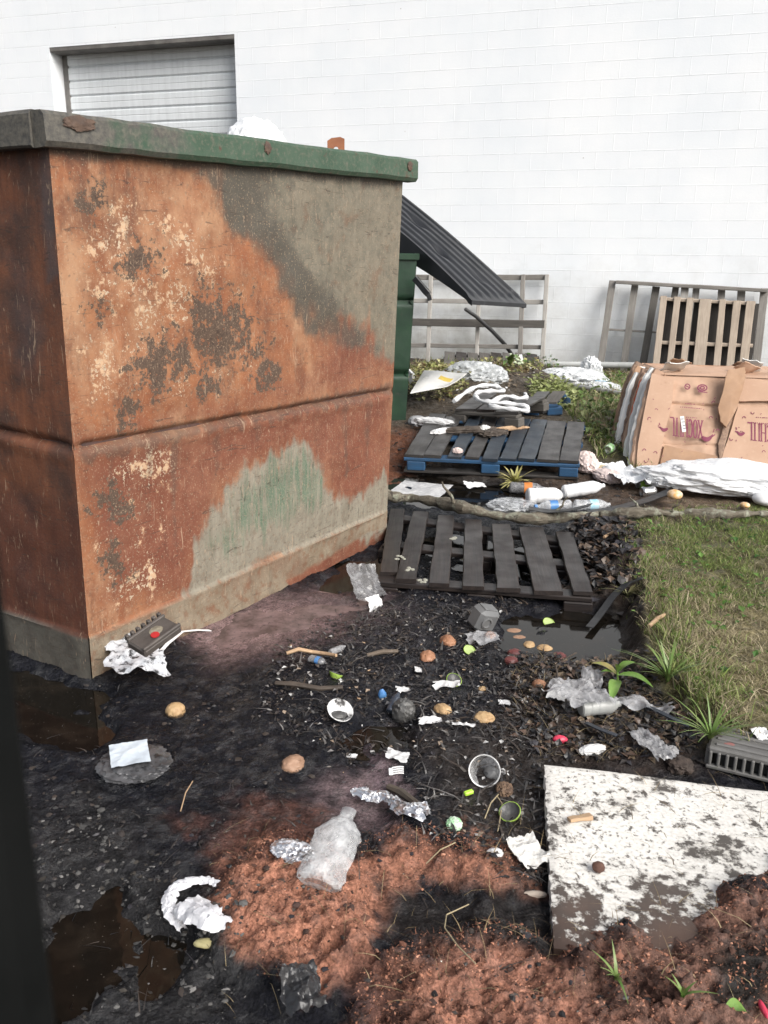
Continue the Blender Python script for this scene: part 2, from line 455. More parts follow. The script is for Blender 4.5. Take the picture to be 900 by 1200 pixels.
ca.data.foreach_set('color', np.concatenate([colr, rough[:, None]], 1).astype(np.float32).ravel())
me.shade_smooth()
ground = bpy.data.objects.new('ground', me); COL.objects.link(ground); ground['kind'] = 'structure'
N = NT('wet_mud_and_soil'); at_ = N.n('ShaderNodeAttribute', attribute_name='Col'); co = N.coord('world')
n1 = N.noise(co, 26, 8, .68); n2_ = N.noise(co, 130, 6, .65); n3 = N.noise(co, 7, 5, .6)
c = N.mix(1., at_.outputs['Color'], N.step(n1, .3, .72, .45, 1.65), 'MULTIPLY')
c = N.mix(1., c, N.step(n2_, .3, .7, .4, 1.75), 'MULTIPLY')
c = N.mix(N.step(N.voro(co, 70), .06, .02, 0., .5), c, (.20, .18, .155))   # scattered pale grit
wet = N.step(n3, .38, .60, .08, -.18)
N.set(Base_Color=c, Roughness=N.mth('ADD', at_.outputs['Alpha'], wet, True), Specular_IOR_Level=N.step(N.noise(co, 15, 5, .65), .48, .62, .14, .65))
N.bump(N.mth('ADD', N.mth('MULTIPLY', N.noise(co, 60, 8, .7), .9), N.mth('MULTIPLY', n2_, .6)), .8, .016)
me.materials.append(N.m)
# ------------------------------------------------------------------ standing water
N = NT('murky_water'); co = N.coord('world')
sc = N.step(N.noise(co, 9, 6, .6), .5, .7)
c = N.mix(sc, (.007, .0058, .0045), (.017, .013, .0095))
fl = N.step(N.voro(co, 60), .10, .05, 0., .6)
c = N.mix(fl, c, (.14, .12, .10))
N.set(Base_Color=c, Roughness=N.step(N.noise(co, 14, 5, .6), .45, .75, .03, .14), IOR=1.36)
N.bump(N.noise(co, 18, 2), .03, .01)
WATER = N.m
for k, p in enumerate(PUDDLES):
    g = [gz(a, b) for a, b in p]
    cx, cy = sum(v.x for v in g)/len(g), sum(v.y for v in g)/len(g)
    m = MB(); n = 40
    R = [1.12]
    pts = []
    for i in range(len(g)):
        a, b = g[i], g[(i+1) % len(g)]
        for t in range(4): pts.append(a.lerp(b, t/4))
    m.add([(cx+(v.x-cx)*1.12, cy+(v.y-cy)*1.12, 0) for v in pts], [tuple(range(len(pts)))])
    o = m.build('puddle_water', WATER, smooth=False); o.location.z = -.012 - .0013*k; o['kind'] = 'structure'
N = NT('pinkish_wet_film'); co = N.coord('world')
c = N.mix(N.step(N.noise(co, 11, 6, .65), .38, .62), (.185, .125, .125), (.075, .052, .050)); c = N.mix(N.step(N.noise(co, 40, 6, .65), .58, .66, 0., .7), c, (.02, .017, .018))
N.set(Base_Color=c, Roughness=N.step(N.noise(co, 16, 5, .6), .4, .7, .04, .25), IOR=1.36); N.bump(N.noise(co, 45, 4), .08, .006)
for k, p in enumerate(FILMS[:1]):
    g = [gz(a, b) for a, b in p]; m = MB(); pts = []
    for i in range(len(g)):
        for t in range(4): pts.append(g[i].lerp(g[(i+1) % len(g)], t/4))
    m.add(pts, [tuple(range(len(pts)))]); o = m.build('puddle_water', N.m, smooth=False); o.location.z = -.0030; o['kind'] = 'structure'
# ================================================================== the block building
wa = -.31206833; wd = 12.3236
wv = Vector((math.cos(wa), math.sin(wa), 0)); wn = Vector((math.sin(wa), -math.cos(wa), 0))   # wn faces the yard
WO = Vector((0, wd, 0))
def whit(px, py, off=0.):
    r = Vector(ray(px, py)); o = WO + wn*off
    t = (o-Vector((0, 0, H))).dot(wn)/r.dot(wn); return Vector((0, 0, H)) + r*t
def ws(p): return (p-WO).dot(wv)
def wp(s, off, z): return WO + wv*s + wn*off + Vector((0, 0, z))
N = NT('white_painted_block'); co = N.coord('pc')
br = N.n('ShaderNodeTexBrick'); N.lk(co, br.inputs['Vector'])
br.inputs['Scale'].default_value = 1; br.inputs['Brick Width'].default_value = .4064; br.inputs['Row Height'].default_value = .2032
br.inputs['Mortar Size'].default_value = .0055; br.inputs['Mortar Smooth'].default_value = .5
br.inputs['Color1'].default_value = (0, 0, 0, 1); br.inputs['Color2'].default_value = (.6, .6, .6, 1); br.inputs['Mortar'].default_value = (0, 0, 0, 1)
mort = br.outputs['Fac']
sx, sz, sd_ = N.sepv(co)
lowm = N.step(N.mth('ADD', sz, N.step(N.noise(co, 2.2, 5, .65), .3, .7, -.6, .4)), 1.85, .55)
stre = N.noise(N.coord('pc', (3.2, .35, 1)), 2.5, 6, .65)
paint = N.mix(N.step(N.noise(co, .9, 4, .6), .35, .65), (.80, .82, .84), (.73, .765, .80))
paint = N.mix(N.step(br.outputs['Color'], 0, .6, 0., .25), paint, (.78, .80, .83))
paint = N.mix(N.step(stre, .55, .8, 0., .12), paint, (.55, .57, .58))
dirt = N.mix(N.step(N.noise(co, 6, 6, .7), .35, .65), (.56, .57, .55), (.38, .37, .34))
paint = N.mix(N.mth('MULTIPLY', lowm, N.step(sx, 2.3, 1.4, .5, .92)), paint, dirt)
paint = N.mix(N.step(N.voro(co, 3.1), .03, .012, 0., .8), paint, (.30, .27, .24))
mf = N.mth('MULTIPLY', mort, N.step(N.noise(co, 1.3, 5, .7), .42, .66, .02, .40))
hz = N.mth('ABSOLUTE', N.mth('SUBTRACT', N.mth('FRACT', N.mth('DIVIDE', sz, .2032)), .5))
mf = N.mth('MULTIPLY', mf, N.step(hz, .40, .46, .10, 1.))
N.set(Base_Color=N.mix(mf, paint, (.42, .43, .44)), Roughness=.62)
N.bump(N.mth('ADD', N.mth('MULTIPLY', mort, -1.), N.mth('MULTIPLY', N.noise(co, 40, 5), .35)), .35, .008)
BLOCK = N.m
bld = thing('block_building', 'long white painted concrete block building with a roller door behind the yard', 'building', (wp(0, -3, .1)))
A = whit(57.5, 57); B = whit(274.5, 38.5)
s0, s1, zt = ws(A), ws(B), .5*(A.z+B.z)
ZO = .1585-.2032*3; off0 = .13
TOP = 6.4; SL, SR = -26., 22.
m = MB()
def wquad(a, b, z0, z1):
    m.add([wp(a, 0, z0), wp(b, 0, z0), wp(b, 0, z1), wp(a, 0, z1)], [(0, 1, 2, 3)], [(a+off0, z0-ZO, 0), (b+off0, z0-ZO, 0), (b+off0, z1-ZO, 0), (a+off0, z1-ZO, 0)])
wquad(SL, s0, -.5, TOP); wquad(s1, SR, -.5, TOP); wquad(s0, s1, zt, TOP)
D = .34
for a in (s0, s1):
    m.add([wp(a, 0, -.5), wp(a, -D, -.5), wp(a, -D, zt), wp(a, 0, zt)], [(0, 1, 2, 3)], [(0, -.5-ZO, 1), (D, -.5-ZO, 1), (D, zt-ZO, 1), (0, zt-ZO, 1)])
for a in (SL, SR):
    m.add([wp(a, 0, -.5), wp(a, -14, -.5), wp(a, -14, TOP), wp(a, 0, TOP)], [(0, 1, 2, 3)], [(0, -.5-ZO, 2), (14, -.5-ZO, 2), (14, TOP-ZO, 2), (0, TOP-ZO, 2)])
m.add([wp(SL, -14, -.5), wp(SR, -14, -.5), wp(SR, -14, TOP), wp(SL, -14, TOP)], [(0, 1, 2, 3)], [(0, 0, 0), (48, 0, 0), (48, 7, 0), (0, 7, 0)])
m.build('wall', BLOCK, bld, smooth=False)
LINTEL = simple('stained_lintel_steel', (.085, .080, .074), (.16, .15, .14), .7, 4, .3, dirt=.3, dirtc=(.06, .035, .022))
m = MB(); m.box(wp((s0+s1)/2, -D/2, zt-.03), ((s1-s0)-.006, D-.004, .06), Matrix((wv, -wn, Vector((0, 0, 1)))).transposed(), .008); m.build('lintel', LINTEL, bld)
TRACK = simple('grey_track_steel', (.10, .095, .09), (.17, .16, .15), .6, 6)
for sgn, a in ((1, s0), (-1, s1)):
    m = MB()
    m.box(wp(a+sgn*.05, -D+.04, zt/2-.2), (.09, .06, zt+.3), Matrix((wv, -wn, Vector((0, 0, 1)))).transposed(), .008)
    m.build('door_track', TRACK, bld)
N = NT('white_door_steel'); co = N.coord('pc')
st = N.noise(N.coord('pc', (5, .5, 1)), 3, 6, .65)
c = N.mix(N.step(st, .4, .75, 0., .45), (.66, .69, .71), (.44, .46, .47)); c = N.mix(N.step(N.noise(co, 8, 6, .7), .62, .75, 0., .3), c, (.30, .29, .28))
N.set(Base_Color=c, Roughness=.45); DOORM = N.m
m = MB(); pz = []; z = -.4
while z < zt+.1:
    pz += [(z, 0), (z+.012, .014), (z+.085, .014), (z+.092, .008), (z+.10, .014), (z+.165, .014), (z+.178, 0), (z+.19, -.012)]
    z += .2
sa, sb = s0+.09, s1-.09
V = []; PC = []
for zz, o in pz:
    for a in (sa, sb): V.append(wp(a, -D+.05+o, zz)); PC.append((a, zz, o))
m.add(V, [(2*i, 2*i+1, 2*i+3, 2*i+2) for i in range(len(pz)-1)], PC)
m.build('roller_door', DOORM, bld, smooth=False)
m = MB()
m.add([wp(SL-.2, .12, TOP), wp(SR+.2, .12, TOP), wp(SR+.2, -14.2, TOP+.2), wp(SL-.2, -14.2, TOP+.2), wp(SL-.2, .12, TOP+.18), wp(SR+.2, .12, TOP+.18), wp(SR+.2, -14.2, TOP+.4), wp(SL-.2, -14.2, TOP+.4)],
      [(0, 1, 2, 3), (4, 5, 6, 7), (0, 1, 5, 4), (1, 2, 6, 5), (2, 3, 7, 6), (3, 0, 4, 7)])
m.build('roof', simple('grey_roof_steel', (.35, .36, .37), None, .5), bld, smooth=False)
# ================================================================== rusty dumpster
Nn, Ff = gz(108, 797), gz(452, 632)
dl = Vector((-.862, .507, 0)).normalized()
WD = 1.62
nrm = Vector(((Ff-Nn).y, -(Ff-Nn).x, 0)).normalized()          # outward normal of the long face
nrl = Vector((dl.y, -dl.x, 0)); nrl = nrl if nrl.y < 0 else -nrl
base = [Nn, Ff, Ff+dl*WD, Nn+dl*WD]
tN = at(57, 172, Nn.y-.005); tF = at(472, 211, Ff.y-.02)
hN, hF = tN.z, tF.z
top = [tN, tF, tF+dl*(WD+.06), tN+dl*(WD+.06)]
top[2].z = hF; top[3].z = hN
# masks painted on the steel in the photo's own layout (they stay with the steel)
def steel_masks(P):
    px, py = proj(P[:, 0], P[:, 1], P[:, 2])
    wb = fbm(P*7, 4)*34; wb2 = fbm(P*24+9, 3)*13
    streak = fbm(P*np.array([20, 20, 2.2])+3, 3)*30
    g = pmask(px, py, [(262, 150), (500, 170), (500, 400), (445, 418), (428, 392), (402, 372), (372, 380), (350, 352), (328, 312), (288, 268), (262, 232)], 20, wb*1.1+streak*.6+wb2*.6)
    pale = pmask(px, py, [(215, 700), (228, 640), (248, 598), (282, 562), (306, 534), (322, 540), (345, 517), (366, 528), (376, 556), (392, 588), (425, 580), (447, 560), (470, 560), (470, 618), (455, 622), (380, 640), (310, 655), (225, 706)], 11, wb*.35+streak*.55+wb2*.5)
    green = pmask(px, py, [(312, 535), (360, 528), (384, 560), (372, 600), (330, 622), (262, 650), (240, 640), (275, 585)], 20, wb*.6+streak*.7)
    fw1 = fbm(P*9+31, 4)*24; fw2 = fbm(P*9+57, 4)*24
    fl = 0
    for cx, cy, r in ((105, 236, 17), (255, 392, 34), (272, 372, 18), (182, 432, 24), (210, 424, 16), (165, 300, 17), (155, 306, 12), (312, 440, 13), (146, 482, 13), (296, 405, 16), (112, 358, 11), (235, 372, 15), (130, 590, 16), (128, 565, 11), (135, 658, 14), (240, 455, 12)):
        d = np.hypot(px-cx+fw1, (py-cy)*.9+fw2); fl = np.maximum(fl, 1-np.clip(d/(r*2.5), 0, 1))
    cream = .75*pmask(px, py, [(95, 190), (200, 200), (300, 330), (330, 420), (300, 470), (120, 500), (90, 480), (80, 260)], 45, wb) 
    cream = np.maximum(cream, .80*pmask(px, py, [(110, 530), (200, 520), (215, 560), (195, 640), (205, 690), (130, 730), (105, 640)], 22, wb))
    darkening = pmask(px, py, [(225, 170), (300, 182), (345, 300), (400, 362), (440, 408), (385, 400), (345, 375), (318, 320), (268, 262)], 18, wb*.6+streak*.3)
    darkening = np.maximum(darkening, .55*pmask(px, py, [(88, 522), (460, 448), (460, 462), (91, 545)], 5, streak*.5+wb2*.4))
    for k_, (sx_, y0_, y1_) in enumerate(((130, 535, 640), (175, 525, 600), (205, 520, 640), (255, 505, 565), (300, 495, 530), (150, 190, 300), (120, 180, 260), (405, 470, 560), (430, 465, 540), (340, 190, 330))):
        darkening = np.maximum(darkening, .5*pmask(px, py, [(sx_-4, y0_), (sx_+5, y0_), (sx_+3, y1_), (sx_-1, y1_)], 5, wb2*.45+wb*.1))
    darkening = np.maximum(darkening, .8*pmask(px, py, [(40, 150), (500, 200), (500, 224), (55, 182)], 8, wb*.25))  # darker band along the top of the face, just below the rim
    red = pmask(px, py, [(90, 520), (470, 440), (470, 380), (400, 350), (370, 440), (240, 480)], 30, wb*.5)
    red = np.maximum(red, pmask(px, py, [(92, 530), (460, 448), (460, 600), (390, 590), (345, 520), (270, 560), (225, 700), (130, 700)], 24, wb*.5))
    red = np.maximum(red, 1.1*pmask(px, py, [(330, 680), (455, 610), (455, 640), (345, 700)], 6, wb*.2))
    return g, pale, green, fl, cream, darkening, np.clip(red, 0, 1)
def seamprof(z, zs, zk):
    """outward offset of the pressed sheet at height z: an indented bead at zs, the skirt weld step at zk"""
    d = z-zs
    o = -.024*np.exp(-(d/.013)**2) + .005*np.exp(-((d+.040)/.026)**2)
    o = o + .012*(1-sstep(zk-.006, zk+.006, z)) + .006*np.exp(-((z-zk)/.007)**2)
    return o
dump = thing('rusty_dumpster', 'big open rust-orange steel dumpster with a worn green rim in the mud', 'dumpster', (Nn+Ff)/2 + dl*.8)
zsN = .0; 
sN = at(90, 525, Nn.y).z; sF = at(455, 457, Ff.y).z; sL = at(0, 481, gz(0, 760).y).z
kN = at(107, 748, Nn.y).z; kF = at(453, 598, Ff.y).z; kL = .2
m = MB(); allm = []; sidef = []
def dface(b0, b1, t0, t1, n, z0, z1, k0, k1, nu, nv, isleft):
    U, Vv = np.meshgrid(np.linspace(0, 1, nu), np.linspace(0, 1, nv)); U = U.ravel(); Vv = Vv.ravel()
    b = np.outer(1-U, b0)+np.outer(U, b1); t = np.outer(1-U, t0)+np.outer(U, t1)
    P = b*(1-Vv)[:, None]+t*Vv[:, None]
    zs = z0*(1-U)+z1*U; zk = k0*(1-U)+k1*U
    edge = np.clip(np.minimum(U, 1-U)*9, 0, 1)
    off = seamprof(P[:, 2], zs, zk)*np.clip(edge*4, .25, 1) + edge*(fbm(P*2.3, 3)*.020 + fbm(P*8+4, 3)*.0045)
    Q = P + np.outer(off, n)
    Fc = [(j*nu+i, j*nu+i+1, (j+1)*nu+i+1, (j+1)*nu+i) for j in range(nv-1) for i in range(nu-1)]
    m.add(Q, Fc, P)
    g, pale, green, fl, cream, darkening, red = steel_masks(P)
    sk = 1-sstep(-.004, .004, P[:, 2]-zk)
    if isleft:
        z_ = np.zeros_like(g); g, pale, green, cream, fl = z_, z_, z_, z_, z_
        px, py = proj(P[:, 0], P[:, 1], P[:, 2]); darkening = np.maximum(.45*pmask(px, py, [(10, 300), (35, 300), (50, 430), (25, 440)], 14, fbm(P*7, 3)*20), .8*pmask(px, py, [(42, 150), (60, 150), (66, 320), (56, 330)], 4, fbm(P*7, 3)*6))
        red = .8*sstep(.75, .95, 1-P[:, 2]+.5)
    allm.append(np.stack([g, pale, fl, cream, green, darkening, sk, np.full_like(g, float(isleft)), red], 1))
nrf = Vector((-(dl.y), dl.x, 0)); nrf = -nrl
dface(np.array(base[0]), np.array(base[1]), np.array(top[0]), np.array(top[1]), np.array(nrm), sN, sF, kN, kF, 260, 230, False)
dface(np.array(base[3]), np.array(base[0]), np.array(top[3]), np.array(top[0]), np.array(nrl), sL, sN, kL, kN, 120, 150, True)
dface(np.array(base[1]), np.array(base[2]), np.array(top[1]), np.array(top[2]), np.array(-nrl), sF, sF, kF, kF, 60, 80, True)
dface(np.array(base[2]), np.array(base[3]), np.array(top[2]), np.array(top[3]), np.array(-nrm), sF, sL, kF, kL, 60, 80, True)
inn = []
cen = sum(top, Vector())/4
for k in range(4):
    tt = top[k]+(cen-top[k]).normalized()*.03; inn.append(tt)
ib = [base[k]+(cen-base[k]).normalized()*.05+Vector((0, 0, .12)) for k in range(4)]
n0 = len(m.v)
m.add([*inn, *ib], [(0, 1, 5, 4), (1, 2, 6, 5), (2, 3, 7, 6), (3, 0, 4, 7), (4, 5, 6, 7)])
allm.append(np.tile(np.array([[0, 0, 0, 0, 0, .6, 0, 1, .5]]), (8, 1)))
A_ = np.concatenate(allm)
N = NT('rusted_steel'); co = N.coord('pc')
a1, a2, a3 = N.attr('ma'), N.attr('mb'), N.attr('mc')
mg, mp, mf_ = N.sep(a1); mc_, mgr, mdk = N.sep(a2); msk, mle, mre = N.sep(a3)
n5 = N.noise(co, 5, 6, .62); n20 = N.noise(co, 22, 8, .68); n60 = N.noise(co, 75, 7, .7); n11 = N.noise(co, 11, 7, .65)
stk = N.noise(N.coord('pc', (26, 26, 2.0)), 1, 7, .7); stk2 = N.noise(N.coord('pc', (60, 60, 5)), 1, 5, .65)
rust = N.mix(N.step(n5, .35, .65), (.255, .094, .042), (.325, .155, .078))
rust = N.mix(N.step(n11, .36, .66, 0., .8), rust, (.135, .048, .026))
rust = N.mix(N.step(stk, .5, .72, 0., .55), rust, (.185, .056, .024))
rust = N.mix(N.step(n20, .50, .70, 0., .75), rust, (.350, .195, .110))
rust = N.mix(N.step(N.noise(N.coord('pc', (1, 1, .6), (4, 2, 7)), 3.1, 6, .65), .52, .66, 0., .7), rust, (.40, .24, .14))
rust = N.mix(N.step(N.noise(N.coord('pc', (1, 1, .5), (1, 9, 2)), 6.5, 7, .7), .55, .68, 0., .75), rust, (.105, .045, .028))
rust = N.mix(N.step(n60, .60, .68, 0., .8), rust, (.11, .055, .034))
redr = N.mix(N.step(n11, .35, .65), (.128, .040, .026), (.178, .064, .038)); redr = N.mix(N.step(stk, .5, .75, 0., .6), redr, (.095, .036, .024)); redr = N.mix(N.step(n20, .54, .7, 0., .55), redr, (.25, .11, .065)); redr = N.mix(N.step(n60, .6, .7, 0., .7), redr, (.075, .03, .022))
rust = N.mix(N.mth('MULTIPLY', mre, .85), rust, redr)
# cream scale: fine pale flecks where the rust has scaled off
cf = N.mth('MULTIPLY', mc_, N.step(n5, .3, .6, .45, 1.))
th = N.step(cf, 0., 1., .78, .46)
rust = N.mix(N.mth('MULTIPLY', N.step(N.mth('SUBTRACT', n20, th), -.02, .035), N.step(cf, .05, .25)), rust, (.48, .32, .20))
rust = N.mix(N.mth('MULTIPLY', N.step(N.mth('SUBTRACT', n60, th), .0, .03), N.step(cf, .05, .3)), rust, (.58, .47, .34))
# dark scale patches with ragged edges
fl = N.mth('ADD', mf_, N.mth('MULTIPLY', N.mth('SUBTRACT', n20, .5), 2.6)); fl = N.mth('ADD', fl, N.mth('MULTIPLY', N.mth('SUBTRACT', n60, .5), 1.9))
fl = N.mth('MULTIPLY', N.step(fl, .60, .66), N.step(mf_, .02, .12))
rust = N.mix(fl, rust, N.mix(N.step(n60, .35, .65), (.052, .034, .026), (.11, .072, .050)))
# grey-olive worn paint
grey = N.mix(N.step(n5, .35, .65), (.125, .115, .088), (.185, .160, .120)); grey = N.mix(N.step(stk, .48, .72, 0., .55), grey, (.235, .20, .15)); grey = N.mix(N.step(n20, .46, .68, 0., .6), grey, (.085, .085, .070))
grey = N.mix(N.step(n60, .62, .72, 0., .8), grey, (.33, .29, .23)); grey = N.mix(N.step(n11, .56, .68, 0., .35), grey, (.17, .07, .035))
gm = N.step(N.mth('ADD', mg, N.mth('ADD', N.mth('MULTIPLY', N.mth('SUBTRACT', stk2, .5), .5), N.mth('MULTIPLY', N.mth('SUBTRACT', n20, .5), 1.0))), .12, .85)
c = N.mix(gm, rust, grey)
sm = N.mth('MULTIPLY', N.step(N.mth('ADD', mdk, N.mth('MULTIPLY', N.mth('SUBTRACT', n20, .5), .8)), .2, .8), .78)
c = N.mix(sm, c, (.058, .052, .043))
# pale scoured patch with green paint left in it
pal = N.mix(N.step(stk, .35, .65), (.185, .165, .128), (.255, .232, .185)); pal = N.mix(N.step(n20, .50, .68, 0., .8), pal, (.15, .118, .088)); pal = N.mix(N.step(n60, .56, .66, 0., .6), pal, (.10, .085, .068))
gs = N.step(N.mth('ADD', N.mth('MULTIPLY', mgr, .8), N.mth('MULTIPLY', N.mth('SUBTRACT', stk2, .5), 2.2)), .45, 1.0, 0., .8)
pal = N.mix(gs, pal, N.mix(N.step(n60, .4, .6), (.060, .115, .072), (.125, .175, .125)))
drips = N.step(N.noise(N.coord('pc', (34, 34, 6.0), (3, 1, 8)), 1, 3, .5, 1.5), .66, .71)
pal = N.mix(N.mth('MULTIPLY', drips, .75), pal, (.05, .05, .04))
pm = N.step(N.mth('ADD', mp, N.mth('MULTIPLY', N.mth('ADD', N.mth('SUBTRACT', stk2, .5), N.mth('MULTIPLY', N.mth('SUBTRACT', n60, .5), 1.2)), .6)), .16, .74)
c = N.mix(pm, c, pal)
# bottom skirt and the short side, its shade put into darker rust
skc = N.mix(N.step(n11, .38, .62), (.225, .185, .135), (.165, .125, .085)); skc = N.mix(N.step(n20, .50, .66, 0., .85), skc, (.17, .078, .045)); skc = N.mix(N.step(n5, .48, .64, 0., .6), skc, (.15, .085, .055)); skc = N.mix(N.step(stk, .52, .72, 0., .6), skc, (.10, .085, .065))
skc = N.mix(N.step(n60, .6, .7, 0., .6), skc, (.36, .31, .25))
keep = N.mth('MULTIPLY', mre, .95)
c = N.mix(N.mth('MULTIPLY', msk, N.mth('SUBTRACT', 1., N.step(keep, .55, .9), True)), c, skc)
side_shaded = N.mix(N.step(stk, .35, .68), (.115, .045, .026), (.185, .072, .037)); side_shaded = N.mix(N.step(n5, .45, .62, 0., .75), side_shaded, (.045, .029, .025))
side_shaded = N.mix(N.mth('MULTIPLY', mre, .75), side_shaded, (.066, .024, .018)); side_shaded = N.mix(N.step(n60, .64, .74, 0., .7), side_shaded, (.26, .14, .075))
side_shaded = N.mix(msk, side_shaded, N.mix(N.step(n20, .4, .65), (.10, .094, .080), (.065, .058, .050)))
side_shaded = N.mix(N.mth('MULTIPLY', mdk, .75), side_shaded, (.055, .056, .062))
c = N.mix(mle, c, side_shaded)
scr = N.noise(N.coord('pc', (5, 5, 42), (2, 0, 3)), 1, 5, .6, 2.2); c = N.mix(N.step(scr, .62, .66, 0., .6), c, (.045, .032, .026))
scr2 = N.noise(N.coord('pc', (46, 46, 7), (5, 3, 1)), 1, 4, .6, 2.5); c = N.mix(N.step(scr2, .63, .68, 0., .5), c, (.40, .29, .20))
c = N.mix(N.step(n60, .55, .66, 0., .5), c, (.06, .038, .028))
c = N.mix(N.mth('MULTIPLY', N.step(N.noise(co, 150, 4, .6), .58, .66, 0., .5), N.mth('SUBTRACT', 1., N.mth('MULTIPLY', mle, .85))), c, (.42, .30, .20))
N.set(Base_Color=c, Roughness=N.step(n20, .3, .7, .5, .82), Specular_IOR_Level=.35)
N.bump(N.mth('ADD', N.mth('MULTIPLY', n60, .6), N.mth('MULTIPLY', fl, -.5)), .45, .006)
RUST = N.m
body = m.build('body', RUST, dump, angle=50)
for nm, cols in (('ma', (0, 1, 2)), ('mb', (3, 4, 5)), ('mc', (6, 7, 8))):
    ca = body.data.color_attributes.new(nm, 'FLOAT_COLOR', 'POINT')
    ca.data.foreach_set('color', np.concatenate([A_[:, cols], np.ones((len(A_), 1))], 1).astype(np.float32).ravel())
# rim: four bars round the mouth, the near ends beaten and bare
N = NT('worn_green_rim'); co = N.coord('pc'); n11 = N.noise(co, 9, 7, .65); n50 = N.noise(co, 50, 7, .7); sx, sy, sz = N.sepv(co)
wear = N.sep(N.attr('Col'))[0]
c = N.mix(N.step(n11, .35, .65), (.034, .070, .042), (.055, .094, .062)); c = N.mix(N.step(n50, .50, .66, 0., .9), c, (.12, .115, .088))
c = N.mix(N.step(N.noise(co, 16, 5, .65), .63, .67), c, (.085, .045, .03))
bare = N.mix(N.step(n50, .35, .65), (.052, .050, .047), (.125, .115, .095))
c = N.mix(N.step(N.mth('ADD', wear, N.mth('MULTIPLY', N.mth('SUBTRACT', n11, .5), 1.2)), .35, .6), c, bare)
N.set(Base_Color=c, Roughness=.6); N.bump(n50, .4, .006); RIM = N.m
m = MB()
hr = .098
def rimbar(p0, p1, n, upv_, wear0, wear1, nseg=26):
    path = []; pr = []
    for i in range(nseg):
        k = i/(nseg-1); path.append(Vector(p0).lerp(Vector(p1), k) + Vector((0, 0, .0012*math.sin(k*17)+.0006*math.sin(k*41))))
        a, b = .036+random.uniform(-.0015, .0015), hr/2+random.uniform(-.002, .002); c_ = .012
        pr.append([(-a, -b), (-a+.006, -b-.006), (a-c_, -b-.004), (a, -b+c_), (a, b-c_), (a-c_, b), (-a+c_, b+.001), (-a, b-c_)])
    n_ = len(m.v); m.sweep(path, Vector((0, 0, 1)), pr)
    for i in range(nseg):
        k = i/(nseg-1)
        for q in range(8): m.col[n_+i*8+q] = (wear0+(wear1-wear0)*min(1, k*2.4 if wear0 > wear1 else k), 0, 0)
zc = Vector((0, 0, hr/2+.0))
ov = .034
e = [top[0]+nrm*ov*.4+nrl*ov*.4, top[1]+nrm*ov*.4-nrl*ov*1.1, top[2]-nrm*ov*.4-nrl*ov*1.1, top[3]-nrm*ov*.4+nrl*ov*.4]
dL = (e[1]-e[0]).normalized(); 
rimbar(e[0]+zc-dL*.03, e[1]+zc+dL*.03, nrm, None, .8, .1)
rimbar(e[0]+zc-dl*-.03+Vector((0, 0, .002)), e[3]+zc, nrl, None, 1., 1.)
rimbar(e[1]+zc+dl*.05+Vector((0, 0, -.002)), e[2]+zc, -nrl, None, .3, .4)
rimbar(e[2]+zc+Vector((0, 0, .003)), e[3]+zc+Vector((0, 0, .003)), -nrm, None, .4, .6)
rim_o = m.build('rim', RIM, dump)
RUSTP = simple('rust_plate', (.23, .085, .04), (.13, .05, .028), .75, 14, .4)
DARKP = simple('dark_scale', (.062, .040, .030), (.11, .07, .05), .75, 30, .6)
for k, (px_, w_, h_) in enumerate(((78, .13, .05), (318, .045, .05), (478, .05, .05))):
    m = MB(); t_ = (px_-57)/(485-57.); q = e[0].lerp(e[1], [.045, .47, .975][k])+nrm*.047+Vector((0, 0, [.070, .066, .062][k]))-nrm*.008
    m.lump(q, (w_*.42, .004, h_*.42), 4+k, .6, 2.2, 4, ridged=False, R=Matrix((dL, nrm, Vector((0, 0, 1)))).transposed()); m.build('rust_scab', DARKP, rim_o)
# rusty lug standing on the far rim
m = MB(); lq = e[1].lerp(e[2], .30)
lo = None
for t in np.linspace(.05, .8, 60):
    q = e[1].lerp(e[2], t); a, b = proj(q.x, q.y, q.z+.2)
    if lo is None or abs(a-392) < lo[0]: lo = (abs(a-392), q)
q = lo[1]; zt_ = at(392, 160, q.y).z
Rl = Matrix((right, Vector((-right.y, right.x, 0)), Vector((0, 0, 1)))).transposed()
hh = zt_-q.z
ring = []
for k in range(16): ring.append((.012*math.cos(k/16*2*math.pi), .012*math.sin(k/16*2*math.pi)))
wL = .088
out = [(-wL/2, 0), (wL/2, 0), (wL/2, hh), (wL/2-.02, hh+.002), (-wL/2, hh-.018)]
# plate with a round hole: outer square ring subdivided
pts = []
cz = hh-.06
for k in range(16):
    a = k/16*2*math.pi; ca_, sa_ = math.cos(a), math.sin(a); s_ = min((wL/2)/max(abs(ca_), 1e-6), .055/max(abs(sa_), 1e-6)); pts.append((ca_*s_, sa_*s_))
Vv = []
for th in (-.006, .006):
    for (a, b) in ring: Vv.append((a, th, b+cz))
    for (a, b) in pts: Vv.append((a, th, b+cz+(.01*a/wL if b > .04 else 0)))
    Vv += [(-wL/2, th, 0), (wL/2, th, 0), (wL/2, th, cz-.055), (-wL/2, th, cz-.055)]
fcs = []
for k in range(16):
    k2 = (k+1) % 16
    fcs += [(k, k2, 16+k2, 16+k), (36+k, 36+k2, 52+k2, 52+k), (k, k2, 36+k2, 36+k), (16+k, 16+k2, 52+k2, 52+k)]
fcs += [(32, 33, 34, 35), (68, 69, 70, 71), (32, 35, 71, 68), (33, 34, 70, 69)]
m.add([Rl @ Vector(v)+q for v in Vv], fcs); m.build('lifting_lug', simple('orange_rust_lug', (.30, .12, .055), (.20, .07, .035), .75, 10, .3), dump, smooth=False)
